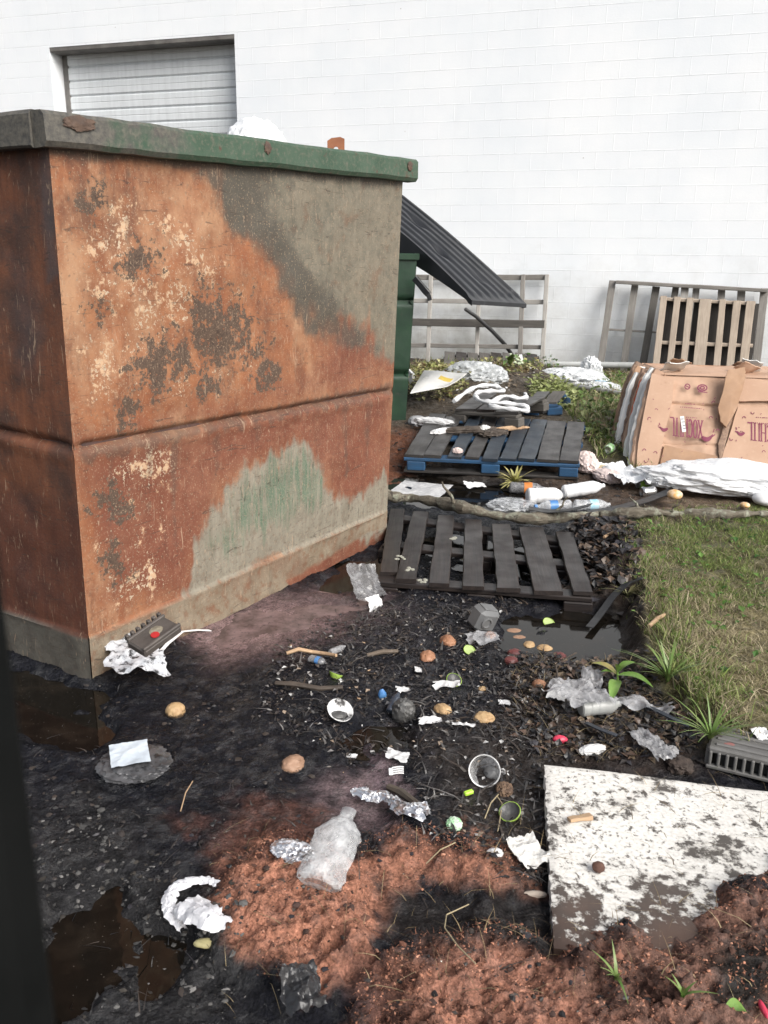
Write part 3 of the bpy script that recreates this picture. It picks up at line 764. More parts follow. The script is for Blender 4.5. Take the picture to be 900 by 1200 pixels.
# ================================================================== green dumpster behind, its black lid flung open
GREEN = simple('dark_green_paint', (.017, .048, .024), (.011, .030, .018), .45, 6, .25, dirt=.33, dirtc=(.035, .040, .030))
gd = thing('green_dumpster', 'dark green ribbed dumpster mostly hidden behind the rusty one', 'dumpster', (-1.0, 7.6, .1))
gb = place(474, 492); Yg = gb.y
gt = at(489, 298, Yg)
m = MB()
dG = Vector((-1, -.03, 0)).normalized(); bG = Vector((-.03, 1, 0)).normalized()
LGT, WGT = 1.85, 1.35
gbase = [Vector((gb.x, gb.y, .02)), Vector((gb.x, gb.y, .02))+dG*LGT]; gtop = [gt, gt+dG*(LGT+.1)]
gtop[0].z = gtop[1].z = gt.z
rib1, rib2 = at(485, 353, Yg).z, at(478, 438, Yg).z
def gface(b0, b1, t0, t1, n, nu=24, nv=90):
    U, Vv = np.meshgrid(np.linspace(0, 1, nu), np.linspace(0, 1, nv)); U = U.ravel(); Vv = Vv.ravel()
    b = np.outer(1-U, b0)+np.outer(U, b1); t = np.outer(1-U, t0)+np.outer(U, t1); P = b*(1-Vv)[:, None]+t*Vv[:, None]
    off = 0
    for zr in (rib1, rib2): off = off + -.035*np.exp(-((P[:, 2]-zr)/.02)**2)
    Q = P+np.outer(off+fbm(P*2, 2)*.01, n)
    m.add(Q, [(j*nu+i, j*nu+i+1, (j+1)*nu+i+1, (j+1)*nu+i) for j in range(nv-1) for i in range(nu-1)])
g4b = [gbase[0], gbase[1], gbase[1]+bG*WGT, gbase[0]+bG*WGT]; g4t = [gtop[0], gtop[1], gtop[1]+bG*(WGT+.05), gtop[0]+bG*(WGT+.05)]
for k in range(4):
    k2 = (k+1) % 4; d_ = (g4b[k2]-g4b[k]).normalized(); n_ = Vector((-d_.y, d_.x, 0)); n_ = n_ if n_.dot(g4b[k]-sum(g4b, Vector())/4) > 0 else -n_
    gface(np.array(g4b[k]), np.array(g4b[k2]), np.array(g4t[k]), np.array(g4t[k2]), np.array(n_))
cg = sum(g4b, Vector())/4
m.add([*[v+(cg-v)*.04 for v in g4t], *[v+(cg-v)*.08+Vector((0, 0, .1)) for v in g4b]], [(0, 1, 5, 4), (1, 2, 6, 5), (2, 3, 7, 6), (3, 0, 4, 7), (4, 5, 6, 7)])
m.build('body', GREEN, gd, angle=50)
m = MB()
for k in range(4):
    k2 = (k+1) % 4; m.plank(g4t[k]+Vector((0, 0, -.02+.001*k)), g4t[k2]+Vector((0, 0, -.02+.001*k)), (0, 0, 1), .035, .05, 8)
m.build('rim', GREEN, gd)
BLK = simple('black_lid_plastic', (.010, .011, .013), (.018, .019, .022), .34, 5, .1, dirt=.3, dirtc=(.10, .102, .108))
# lid: ribbed sheet with turned-down edges, sagging to its free end
c0, c1 = at(440, 206, Yg+1.15), at(617, 356, Yg+.35)       # far edge
b0_, b1_ = at(425, 240, Yg+.55), at(553, 352, Yg-.25)      # near edge
nu, nv = 40, 65
V = []; PC = []
lat = []
for j in range(nv):
    k = j/(nv-1)
    for i in range(nu):
        u = i/(nu-1)
        P0 = Vector(b0_).lerp(Vector(b1_), u); P1 = Vector(c0).lerp(Vector(c1), u)
        P_ = P0.lerp(P1, k)
        P_.z += .035*math.sin(math.pi*u)*(1-.15*k) + .0
        d1 = abs((k*7.0) % 1-.5)
        P_.z += .016*float(sstep(.18, .30, d1))*(1 if .03 < u < .97 else 0)
        for (uu, kk, rr) in ((.60, .35, .05), (.82, .55, .04), (.36, .6, .05)):
            P_.z -= .03*math.exp(-(((u-uu)/rr)**2+((k-kk)/(rr*1.6))**2))
        V.append(P_); PC.append((u*1.5, k*.8, 0))
m = MB()
top_ = list(V)
skirt = []
Fc = [(j*nu+i, j*nu+i+1, (j+1)*nu+i+1, (j+1)*nu+i) for j in range(nv-1) for i in range(nu-1)]
ring = [i for i in range(nu)]+[j*nu+nu-1 for j in range(1, nv)]+[(nv-1)*nu+i for i in range(nu-2, -1, -1)]+[j*nu for j in range(nv-2, 0, -1)]
N0 = len(V)
for r_ in ring:
    drop = .27 if r_ < nu else (.012 if r_ % nu == nu-1 else .05)
    drop *= 1 - .92*(r_ % nu)/(nu-1) if r_ < nu else 1
    V.append(V[r_]+Vector((0, 0, -drop-.02))); PC.append(PC[r_])
for a in range(len(ring)):
    b = (a+1) % len(ring); Fc.append((ring[a], ring[b], N0+b, N0+a))
m.add(V, Fc, PC); m.build('lid', BLK, gd, angle=40)
m = MB(); a_ = at(486, 326, Yg-.1); m.plank(a_, at(502, 345, Yg-.15), (0, 0, 1), .03, .05, 5); m.plank(at(501, 343, Yg-.15), at(504, 352, Yg-.15), (0, 1, 0), .035, .02, 4)
m.build('lid_arm', BLK, gd)
# white sacks peeking over the rim
WHITEP = simple('white_plastic_film', (.78, .79, .80), (.70, .72, .74), .35, 6, .3, .006)
m = MB(); best_ = None
for t in np.linspace(.3, 1.1, 80):
    q = Vector(e[0]).lerp(e[1], t)+dl*.70; a, b = proj(q.x, q.y, q.z)
    if best_ is None or abs(a-325) < best_[0]: best_ = (abs(a-325), q)
q = best_[1]; czt = at(318, 152, q.y).z; pc_ = q
m.lump((q.x-.10, q.y, czt-.13), (.15, .20, .165), 3, .2, 1.9, 5)
cz = czt
o = m.build('rubbish_sack', WHITEP, None, (pc_.x, pc_.y, cz-.6)); tag(o, 'white rubbish sack showing just above the green rim of the rusty dumpster', 'rubbish bag')
m = MB()
for u_, k_ in ((.16, .3), (.16, .75)):
    m = MB(); a_ = Vector(b0_).lerp(Vector(b1_), u_).lerp(Vector(c0).lerp(Vector(c1), u_), k_); m.tube([Vector((a_.x, a_.y, gt.z-.02)), a_+Vector((0, 0, -.01))], .018, 8, up=(0, 1, 0)); m.build('lid_prop', BLK, gd)
m = MB(); ce_ = sum(base, Vector())/4
m.lump(ce_+Vector((0, 0, .70)), (.72, .62, .70), 8, .10, 1.6, 5); m.lump(Vector((pc_.x-.10, pc_.y, .75)), (.22, .24, .72), 9, .08, 1.8, 4)
o = m.build('rubbish_heap', simple('dark_rubbish', (.05, .048, .045), (.11, .10, .09), .7, 9, .4), None, ce_); o['kind'] = 'stuff'
# ================================================================== timber
def wood(name, c1, c2, c3, rough=.8, dirt=0., dirtc=(.03, .026, .022), bump=.5, knot=True, wet=0.):
    N = NT(name); co = N.coord('pc', (1.3, 22, 22)); co2 = N.coord('pc')
    g = N.noise(co, 2.2, 7, .65, .6); g2 = N.noise(N.coord('pc', (3, 70, 70)), 2, 4, .6)
    c = N.mix(N.step(g, .33, .66), c1, c2); c = N.mix(N.step(g2, .45, .75, 0., .7), c, c3)
    c = N.mix(N.step(N.noise(co2, 3.5, 4, .6), .4, .7, 0., .45), c, c3)
    if dirt: c = N.mix(N.step(N.noise(co2, 13, 7, .68), 1-dirt-.06, 1-dirt+.06, 0., .9), c, dirtc)
    N.set(Base_Color=c, Roughness=N.step(N.noise(co2, 7, 4), .35, .65, rough-wet, rough), Specular_IOR_Level=.4)
    N.bump(N.mth('ADD', g, N.mth('MULTIPLY', g2, .6)), bump, .003); return N.m
W_GREY = wood('weathered_grey_wood', (.27, .255, .235), (.18, .168, .152), (.11, .10, .09))
W_PALE = wood('pale_grey_wood', (.40, .385, .36), (.31, .295, .27), (.22, .20, .18))
W_DARK = wood('dark_weathered_wood', (.13, .12, .108), (.085, .078, .07), (.05, .046, .042))
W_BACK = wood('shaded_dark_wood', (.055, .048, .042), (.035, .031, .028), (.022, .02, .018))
W_LIGHT = wood('bleached_pallet_wood', (.46, .385, .31), (.36, .295, .235), (.21, .17, .135))
W_BLACK = wood('black_wet_wood', (.020, .016, .016), (.040, .030, .026), (.010, .009, .009), .5, .24, (.065, .052, .045), .5, wet=.2)
W_SLATE = wood('dark_wet_board', (.055, .050, .046), (.036, .034, .034), (.022, .021, .021), .5, .36, (.030, .021, .016), .5, wet=.2)
W_BLUEB = wood('blue_stained_board', (.030, .042, .058), (.024, .034, .046), (.018, .020, .024), .5, .40, (.022, .018, .015), .5, wet=.15)
W_BLUE = wood('blue_painted_wood', (.022, .085, .185), (.018, .062, .135), (.025, .035, .05), .6, .3, (.035, .032, .03), .4)
W_REDBR = wood('reddish_wet_wood', (.075, .038, .032), (.05, .027, .023), (.03, .018, .015), .55, .2)
def bil(q, u, v): return q[0].lerp(q[1], u).lerp(q[3].lerp(q[2], u), v)
def qn(q): return ((q[1]-q[0]).cross(q[3]-q[0])).normalized()
# ---------------- leaning crate frame at the left of the wall
fr = thing('slatted_crate', 'open grey timber crate frame leaning on the white wall under the black lid', 'crate', whit(570, 428, .3))
def P(px, py, off): return whit(px, py, off)
upw = wn
def wplank(m, a, b, w_, t_): m.plank(a, b, wn, w_, t_, 8, .002)
for (a, b, w_, mt) in (((505, 322), (501, 432), .055, W_PALE), ((561, 350), (558, 432), .05, W_PALE), ((613, 322), (609, 426), .06, W_GREY), ((641, 322), (635, 430), .055, W_PALE)):
    m = MB(); wplank(m, P(*a, .12), P(*b, .50), w_, .03); m.build('upright', mt, fr)
for (a, b, w_, o1, mt) in (((460, 325), (643, 325), .07, .09, W_GREY), ((460, 352), (640, 354), .06, .17, W_PALE), ((455, 377), (638, 380), .10, .34, W_DARK), ((455, 404), (638, 407), .055, .37, W_GREY)):
    m = MB(); wplank(m, P(*a, o1), P(*b, o1), w_, .035); m.build('rail', mt, fr)
# ---------------- big grey crate side leaning at the right of the wall
cs = thing('slatted_crate', 'large grey slatted crate side leaning on the white wall behind the pale pallet', 'crate', whit(800, 436, .3))
for k, (a, b, w_, mt, o_) in enumerate((((718, 329), (703, 432), .085, W_GREY, 0), ((744, 334), (730, 436), .085, W_GREY, .02), ((769, 336), (752, 436), .09, W_DARK, .02), ((792, 336), (778, 436), .08, W_DARK, .02), ((803, 334), (795, 436), .09, W_PALE, 0), ((816, 338), (805, 436), .08, W_GREY, .02), ((846, 339), (836, 436), .085, W_GREY, .02), ((869, 341), (862, 440), .09, W_GREY, .02), ((896, 338), (884, 446), .09, W_GREY, 0))):
    m = MB(); wplank(m, P(*a, .10-o_), P(*b, .42-o_), w_, .022); m.build('slat', mt, cs)
m = MB(); wplank(m, P(722, 330.5, .155), P(899, 340.5, .155), .045, .09); m.build('top_rail', W_GREY, cs)
m = MB(); wplank(m, P(712, 386, .20), P(890, 396, .20), .022, .08); m.build('middle_rail', W_GREY, cs)
# ---------------- pale pallet standing in front of it
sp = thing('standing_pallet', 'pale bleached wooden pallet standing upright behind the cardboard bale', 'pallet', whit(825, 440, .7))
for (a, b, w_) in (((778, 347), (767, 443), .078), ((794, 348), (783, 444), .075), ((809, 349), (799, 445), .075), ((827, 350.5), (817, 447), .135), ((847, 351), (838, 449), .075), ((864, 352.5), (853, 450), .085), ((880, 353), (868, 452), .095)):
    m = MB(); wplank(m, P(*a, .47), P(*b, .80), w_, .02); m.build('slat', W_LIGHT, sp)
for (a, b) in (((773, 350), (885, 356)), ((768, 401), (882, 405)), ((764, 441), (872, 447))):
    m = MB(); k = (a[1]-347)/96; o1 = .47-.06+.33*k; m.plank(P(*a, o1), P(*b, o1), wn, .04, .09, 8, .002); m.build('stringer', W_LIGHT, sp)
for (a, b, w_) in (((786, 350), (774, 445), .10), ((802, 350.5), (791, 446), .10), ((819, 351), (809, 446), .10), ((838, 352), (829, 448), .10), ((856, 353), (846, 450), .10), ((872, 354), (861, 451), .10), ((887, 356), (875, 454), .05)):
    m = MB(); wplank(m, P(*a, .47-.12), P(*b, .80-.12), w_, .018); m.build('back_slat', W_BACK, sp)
# ---------------- pipes lying at the wall
PVC = simple('weathered_white_pipe', (.50, .51, .50), (.38, .39, .38), .5, 6, .1, dirt=.2, dirtc=(.2, .19, .16))
STEELP = simple('grey_steel_pipe', (.27, .27, .26), (.20, .20, .19), .5, 8, .1, dirt=.2)
m = MB(); a, b = whit(634, 427, .45), whit(746, 428, .55); m.tube([a.lerp(b, k/6) for k in range(7)], .038, 12); o = m.build('pipe', PVC, None, a.lerp(b, .5)); tag(o, 'long pale pipe lying along the foot of the white wall', 'pipe')
m = MB(); a, b = place(662, 457)+Vector((0, 0, .05)), place(728, 468)+Vector((0, 0, .05)); m.tube([a.lerp(b, k/6) for k in range(7)], .03, 12); o = m.build('pipe', STEELP, None, a.lerp(b, .5)); tag(o, 'short grey pipe lying in the weeds beside the cardboard bale', 'pipe')
# ---------------- black hose sticking up
RUBBER = simple('black_rubber', (.018, .018, .019), (.030, .030, .031), .45, 10, .15, dirt=.15, dirtc=(.07, .065, .06))
m = MB(); yy = place(602, 425).y; m.tube([at(x, y, yy-.3+.3*k) for k, (x, y) in zip((0, .2, .5, .75, 1), ((545, 362), (558, 371), (577, 388), (592, 404), (603, 420)))], [.022, .024, .026, .026, .026], 10)
o = m.build('hose', RUBBER, None, at(603, 420, yy)); tag(o, 'stiff black hose poking up slantwise in front of the crate frame', 'hose')
# ---------------- pallets lying about
def pallet(name, label, q, boards, mats, bmat, blocks, stringv, strmat, bw=None, thick=.02, hgt_=.12, loc=None, drop=None, sub=None):
    t = thing(name, label, 'pallet', loc or bil(q, .5, .5)-Vector((0, 0, hgt_)))
    up = qn(q); up = up if up.z > 0 else -up
    for k, (u0, u1, f0, f1, v0, v1) in enumerate(boards):
        m = MB(); a = bil(q, (u0+u1)/2, v0)+up*random.uniform(-.004, .004); b = bil(q, (f0+f1)/2, v1)+up*random.uniform(-.004, .004)
        wn_ = (bil(q, u1, v0)-bil(q, u0, v0)).length
        m.plank(a, b, up, wn_, thick, 12, .003, random.uniform(-.006, .006)); m.build('board', mats[k % len(mats)], t)
    for v, mt in zip(stringv, strmat):
        m = MB(); m.plank(bil(q, -.0, v)-up*(thick/2+.014), bil(q, 1., v)-up*(thick/2+.014), up, .09, .024, 8, .002); so_ = m.build('stringer', mt, t)
        for u in blocks:
            m = MB(); c = bil(q, u, v)-up*(thick/2+.026+.036); d = (q[1]-q[0]).normalized()
            m.box(c, (.13, .095, .068), Matrix((d, up.cross(d).normalized(), up)).transposed(), .006); m.build('block', mt, so_)
        m = MB(); m.plank(bil(q, 0., v)-up*(thick/2+.105), bil(q, 1., v)-up*(thick/2+.105), up, .085, .018, 8, .002); m.build('runner', bmat, t)
    return t
def fit_z(px, py, ref, dist, z0=.05, z1=.8):
    best = None
    for z in np.linspace(z0, z1, 150):
        p = gz(px, py, z); e_ = abs((p-ref).length-dist)
        if best is None or e_ < best[0]: best = (e_, p)
    return best[1]
# front black pallet, half sunk
q = [gz(442, 679, .055), gz(695, 697, .070), gz(668, 627, .070), gz(457, 597, .075)]
def ub(x0, x1, fx0, fx1, v0=-.01, v1=1.01):
    n0, n1 = 442, 695; f0, f1 = 457, 668
    return ((x0-n0)/(n1-n0), (x1-n0)/(n1-n0), (fx0-f0)/(f1-f0), (fx1-f0)/(f1-f0), v0, v1)
bd = [ub(444, 466, 457, 475, .08, 1.0), ub(465, 489, 485, 506, 0, 1.02), ub(505, 529, 516, 537, -.01, 1.), ub(545, 570, 549, 569, -.03, 1), ub(585, 612, 581, 602, -.02, 1), ub(628, 662, 615, 635, -.01, 1), ub(672, 695, 652, 670, 0, 1)]
random.seed(21)
pallet('front_pallet', 'black wet wooden pallet half sunk in mud nearest the rusty dumpster', q, bd, [W_BLACK], W_BLACK, (.04, .5, .94), (.04, .5, .93), (W_BLACK, W_BLACK, W_BLACK))
# blue pallet
a, b = gz(473, 534, .15), gz(679, 542, .16)
c, d = fit_z(686, 496, b, 1.03), fit_z(503, 486, a, 1.03)
q = [a, b, c, d]; BQ = q
def ub2(x0, x1, fx0, fx1, v0=0., v1=1.):
    return ((x0-473)/206., (x1-473)/206., (fx0-503)/183., (fx1-503)/183., v0, v1)
bd = [ub2(474, 497, 503, 524), ub2(497, 518, 524, 543, 0, .96), ub2(525, 542, 551, 566), ub2(546, 563, 569, 585), ub2(567, 585, 586, 602, -.02), ub2(587, 606, 607, 623), ub2(608, 628, 626, 641), ub2(630, 655, 643, 663), ub2(656, 678, 665, 686)]
pallet('blue_pallet', 'blue painted pallet with dark wet top boards beside the green dumpster', q, bd, [W_SLATE, W_SLATE, W_BLUEB, W_SLATE, W_BLUEB, W_BLUEB, W_BLUEB, W_SLATE, W_SLATE], W_SLATE, (.07, .5, .94), (.035, .5, .96), (W_BLUE, W_BLUE, W_BLUE))
# broken pallet behind it
a, b = gz(535, 480, .33), gz(606, 485, .36); c, d = fit_z(640, 466, b, .8, .2, .6), fit_z(560, 462, a, .8, .2, .6)
q = [a, b, c, d]
pallet('broken_pallet', 'broken dark pallet under the white strap loop behind the blue pallet', q, [(0, .3, 0, .3, 0, 1), (.34, .6, .34, .6, .05, .9), (.66, 1, .66, 1, 0, .96)], [W_SLATE, W_BLACK], W_SLATE, (.06, .93), (.05, .95), (W_DARK, W_DARK))
# loose blue-ended board stack right of it
q = [gz(618, 474, .30), gz(652, 472, .32), gz(664, 459, .34), gz(628, 460, .33)]
pallet('pallet_fragment', 'short blue ended pallet scrap lying on the weeds by the grey pipe', q, [(0, .48, 0, .48, 0, 1), (.52, 1, .52, 1, .05, 1)], [W_SLATE, W_DARK], W_SLATE, (.1, .9), (.06, .9), (W_BLUE, W_BLUE))
# dark pallet tilted at the foot of the crate frame
q = [gz(520, 452, .17), gz(630, 442, .14), whit(632, 424, .55), whit(522, 431, .60)]
q[2].z = max(q[2].z, .34); q[3].z = max(q[3].z, .32)
pallet('tilted_pallet', 'small blackened pallet propped against the foot of the grey crate frame', q, [(k/8, k/8+.085, k/8, k/8+.085, 0, 1) for k in range(8)], [W_DARK, W_BLACK, W_DARK], W_BLACK, (.05, .95), (.05, .95), (W_BLACK, W_DARK), hgt_=.05)
# ---------------- fallen branch with lichen
N = NT('lichen_bark'); co = N.coord('pc', (4, 14, 14)); cw = N.coord('world')
n = N.noise(co, 4, 7, .65); n_ = N.noise(cw, 16, 7, .7)
c = N.mix(N.step(n, .35, .65), (.085, .070, .052), (.17, .15, .115)); c = N.mix(N.step(n_, .50, .62), c, (.25, .255, .20)); c = N.mix(N.step(N.noise(cw, 28, 5, .6), .60, .68), c, (.035, .028, .022))
N.set(Base_Color=c, Roughness=.85); N.bump(N.mth('ADD', n, n_), .8, .012); BARK = N.m
br_ = thing('fallen_branch', 'long fallen branch with lichen lying across the yard behind the black pallet', 'branch', gz(650, 612, .1))
pth = [(425, 574), (455, 580), (485, 584), (515, 589), (545, 597), (580, 604), (620, 607), (660, 606), (700, 603), (735, 602), (765, 599), (800, 602), (835, 602), (870, 603), (905, 604), (980, 606)]
pts = []
for i, (x, y) in enumerate(pth):
    z = .10+.014*math.sin(i*2.1)+.006*math.sin(i*5.3); pts.append(gz(x, y, z if x < 720 else z+.02))
# resample finely with small kinks
fine = []
for i in range(len(pts)-1):
    for k in range(6): fine.append(pts[i].lerp(pts[i+1], k/6))
fine.append(pts[-1])
fa = np.array([v[:] for v in fine]); fa += np.stack([fbm(np.stack([fa[:, 0]*3, fa[:, 0]*0+s_, fa[:, 0]*0], 1), 3)*.034 for s_ in (1, 5, 9)], 1)
rads = [.034+.008*math.sin(i*.37)+.005*math.sin(i*1.7)-.012*i/len(fa) for i in range(len(fa))]
m = MB(); m.tube([Vector(v) for v in fa], rads, 12, wob=.09); m.build('limb', BARK, br_)
for (i, dx, dy, dz, r) in ((22, -.1, -.06, .16, .013), (40, .08, -.02, .13, .011), (58, -.05, .1, .06, .012), (63, .05, -.06, .10, .008), (84, .06, -.12, .03, .014)):
    m = MB(); p0 = Vector(fa[i]); m.tube([p0+Vector((dx, dy, dz))*k/5+Vector((.006*math.sin(k*2+i), .006*math.cos(k*3), 0)) for k in range(6)], [r*(1-.13*k) for k in range(6)], 7); m.build('twig', BARK, br_)
# ---------------- cardboard bale
CARD = None
N = NT('baled_cardboard'); co = N.coord('pc'); n = N.noise(co, 4, 5, .6); n40 = N.noise(co, 34, 6, .65)
sx, sy, sz = N.sepv(co)
c = N.mix(N.step(n, .35, .65), (.47, .315, .225), (.41, .265, .185)); c = N.mix(N.step(n40, .55, .75, 0., .35), c, (.54, .40, .30)); c = N.mix(N.step(N.noise(co, 9, 6, .7), .63, .72, 0., .45), c, (.27, .16, .10))
N.set(Base_Color=c, Roughness=.8, Specular_IOR_Level=.3); N.bump(N.mth('ADD', n, N.mth('MULTIPLY', N.noise(N.coord('pc', (1, 60, 1)), 2, 3), .3)), .25, .008); CARD = N.m
CARD2 = simple('worn_cardboard', (.40, .25, .155), (.30, .18, .11), .8, 7, .3, dirt=.15, dirtc=(.2, .13, .09))
CARDT = simple('torn_cardboard_edge', (.30, .20, .14), (.17, .11, .08), .85, 40, .6)
PAPERW = simple('white_card', (.72, .72, .70), (.60, .60, .58), .7, 6, .2, dirt=.1, dirtc=(.35, .31, .26))
PURPLE = simple('purple_print', (.165, .028, .060), (.20, .045, .08), .75, 12, 0)
ORANGE = simple('orange_print', (.62, .13, .04), (.50, .10, .04), .7, 12, .1)
BL = place(741, 549); BL.z = max(BL.z, .02)
BT = None
for Yq in np.linspace(BL.y-.1, BL.y+1.2, 100):
    p_ = at(768, 436, Yq); e_ = abs((p_-BL).length-.80)
    if BT is None or e_ < BT[0]: BT = (e_, p_)
BT = BT[1]
BR = gz(900, 586, .02); U = Vector((math.cos(-.20), math.sin(-.20), 0)); Dv = place(726, 521)-BL; Dv.z = 0; Dv.normalize()
Vu = (BT-BL); Vu = (Vu-U*Vu.dot(U)); 
SK = (BT-BL).dot(U)                                  # the face leans sideways a little
Hh = Vu.length; Vu.normalize(); Nb = U.cross(Vu).normalized()
if Nb.y > 0: Nb = -Nb
def bf(px, py, off=0.):
    r = Vector(ray(px, py)); o = BL+Nb*off; t = (o-Vector((0, 0, H))).dot(Nb)/r.dot(Nb); return Vector((0, 0, H))+r*t
bale = thing('cardboard_bale', 'squashed bale of flattened brown cardboard boxes with purple printing, lying on the grass', 'cardboard bale', BL+U*.6)
LB, TB = 1.55, .62
m = MB()
nu, nv = 90, 60
def baleface(o, eu, ev, n, lu, lv, nu, nv, amp, seed):
    Uu, Vv = np.meshgrid(np.linspace(0, 1, nu), np.linspace(0, 1, nv)); Uu, Vv = Uu.ravel(), Vv.ravel()
    P_ = np.outer(Uu*lu, eu)+np.outer(Vv*lv, ev)+np.array(o)
    ed = np.clip(np.minimum(np.minimum(Uu, 1-Uu)*lu, np.minimum(Vv, 1-Vv)*lv)/.05, 0, 1)
    off = amp*fbm(np.stack([Uu*lu*3.2, Vv*lv*3.2, Uu*0+seed], 1), 4)*ed - .02*(1-ed)**2
    off = off - .020*np.exp(-((Vv-.66-.02*np.sin(Uu*9))/.012)**2)*ed - .010*np.exp(-((Vv-.27)/.012)**2)*ed
    return P_+np.outer(off, n), [(j*nu+i, j*nu+i+1, (j+1)*nu+i+1, (j+1)*nu+i) for j in range(nv-1) for i in range(nu-1)], np.stack([Uu*lu+seed, Vv*lv, off], 1)
EV = (BT-BL); LV = EV.length; EV = EV/LV
LU_ = .05
core_o = BL+U*LU_
for (o_, eu, ev, n_, lu, lv, a_, b_) in ((core_o, U, EV, Nb, LB-LU_, LV, 100, 60), (core_o+EV*LV, U, Dv, EV, LB-LU_, TB, 60, 40), (core_o+U*(LB-LU_), Dv, EV, U, TB, LV, 40, 40), (core_o+Dv*TB, U, EV, Dv, LB-LU_, LV, 50, 40), (core_o, Dv, EV, -U, TB, LV, 40, 40)):
    m.add(*baleface(o_, np.array(eu), np.array(ev), np.array(n_), lu, lv, a_, b_, .055, len(m.v)*.001))
m.build('pressed_boxes', CARD, bale)
# left end: sheets folded and pressed, edge on
seq = [(0.00, CARD, .035, .03), (.038, CARDT, .012, .05), (.055, CARD, .03, .02), (.09, PAPERW, .012, .03), (.105, CARD2, .025, .06), (.135, PAPERW, .03, .01)]
random.seed(5)
for k in range(15):
    dn = k*.041+random.uniform(0, .008); tk = random.uniform(.016, .034)
    mt = [CARD, PAPERW, PAPERW, CARD2, PAPERW, ORANGE, PAPERW, CARD, CARDT, PAPERW, CARD2, PAPERW, CARDT, CARD, CARD2][k]
    prot = random.uniform(-.02, .035)+.04*(k > 6); hh_ = LV*random.uniform(.86, 1.02) if mt is not ORANGE else LV*.55
    z0 = 0 if mt is not ORANGE else LV*.35
    m = MB(); V = []; ny, nz = 3, 26
    path = [core_o+Dv*(dn+tk/2)+EV*(z0+hh_*j/(nz-1))+U*(-.02-prot+random.uniform(-.006, .006)+.03*(abs(j/(nz-1)-.5)*2)**4)+Nb*(.012*math.sin(j*.5+k)) for j in range(nz)]
    m.sweep(path, Nb, [[(-.06, -tk/2), (.03, -tk/2), (.045, 0), (.03, tk/2), (-.06, tk/2)] if (EV.cross(Nb)).dot(-U) > 0 else [(.06, -tk/2), (-.03, -tk/2), (-.045, 0), (-.03, tk/2), (.06, tk/2)] for j in range(nz)])
    m.build('folded_sheet', mt, bale)
# box seams: raised panels on the face: left corner panel and the torn flap between the two boxes
def facepanel(poly, off, th, mt, name, tilt=None):
    m = MB(); n = len(poly)
    pts = []
    for i in range(n):
        a, b = Vector((*poly[i], 0)), Vector((*poly[(i+1) % n], 0))
        for k in range(5): pts.append(a.lerp(b, k/5))
    cx_, cy_ = sum(p.x for p in pts)/len(pts), sum(p.y for p in pts)/len(pts)
    V = [bf(p.x+random.uniform(-.5, .5), p.y+random.uniform(-.5, .5), off) for p in pts]
    if tilt: V = [v+Nb*tilt(p) for v, p in zip(V, pts)]
    W_ = [v-Nb*th for v in V]; k = len(V)
    cV = sum(V, Vector())/k+Nb*.006; cW = sum(W_, Vector())/k
    m.add(V+W_+[cV, cW], [(i, (i+1) % k, 2*k) for i in range(k)]+[((i+1) % k+k, i+k, 2*k+1) for i in range(k)]+[(i, (i+1) % k, (i+1) % k+k, i+k) for i in range(k)])
    return m.build(name, mt, bale, angle=25)
facepanel([(764, 437), (790, 444), (788, 470), (770, 547), (745, 552), (748, 520)], .030, .03, CARD, 'flap')
facepanel([(842, 478), (852, 436), (872, 433), (873, 445), (864, 478), (851, 500), (845, 494)], .070, .02, CARD2, 'flap', lambda p: .035*max(0, (480-p.y)/45))
facepanel([(867, 443), (902, 447), (960, 452), (960, 478), (902, 470), (866, 470)], .034, .02, CARD, 'flap')
facepanel([(865, 476), (902, 478), (990, 484), (990, 600), (900, 596), (845, 540)], .030, .02, CARD, 'flap')
facepanel([(852, 486), (860, 480), (848, 530), (843, 545), (842, 520)], .034, .012, CARDT, 'torn_edge')
facepanel([(779, 521), (842, 535), (841, 575), (770, 560)], .020, .02, CARD2, 'flap')
# printing: the name upside down, chillies, small print, horseshoe marks
STROKES = {'X': [[(0, 0), (1, 1)], [(0, 1), (1, 0)]], 'O': [[(.5+.5*math.cos(a), .5+.5*math.sin(a)) for a in np.linspace(0, 2*math.pi, 17)]],
 'C': [[(.5+.5*math.cos(a), .5+.5*math.sin(a)) for a in np.linspace(.8, 2*math.pi-.8, 13)]], 'H': [[(0, 0), (0, 1)], [(1, 0), (1, 1)], [(0, .5), (1, .5)]],
 'I': [[(.5, 0), (.5, 1)]], 'T': [[(.5, 0), (.5, 1)], [(0, 1), (1, 1)]], 'L': [[(0, 1), (0, 0)], [(0, 0), (1, 0)]]}
SERIF = {'X': [(0, 0), (1, 1), (0, 1), (1, 0)], 'H': [(0, 0), (0, 1), (1, 0), (1, 1)], 'I': [(.5, 0), (.5, 1)], 'T': [(.5, 0)], 'L': [(0, 1)], 'O': [], 'C': []}
def printmesh(items, off):
    """items: list of pixel polylines with half-widths, laid on the bale face as thin raised print"""
    m = MB()
    for pl, hw in items:
        V = []
        for i, p in enumerate(pl):
            a = pl[max(0, i-1)]; b = pl[min(len(pl)-1, i+1)]; dx, dy = b[0]-a[0], b[1]-a[1]; L = math.hypot(dx, dy)+1e-9; nx_, ny_ = -dy/L, dx/L
            h = hw[i] if isinstance(hw, (list, tuple)) else hw
            V += [bf(p[0]+nx_*h, p[1]+ny_*h, off), bf(p[0]-nx_*h, p[1]-ny_*h, off)]
        m.add(V, [(2*i, 2*i+1, 2*i+3, 2*i+2) for i in range(len(pl)-1)])
    return m
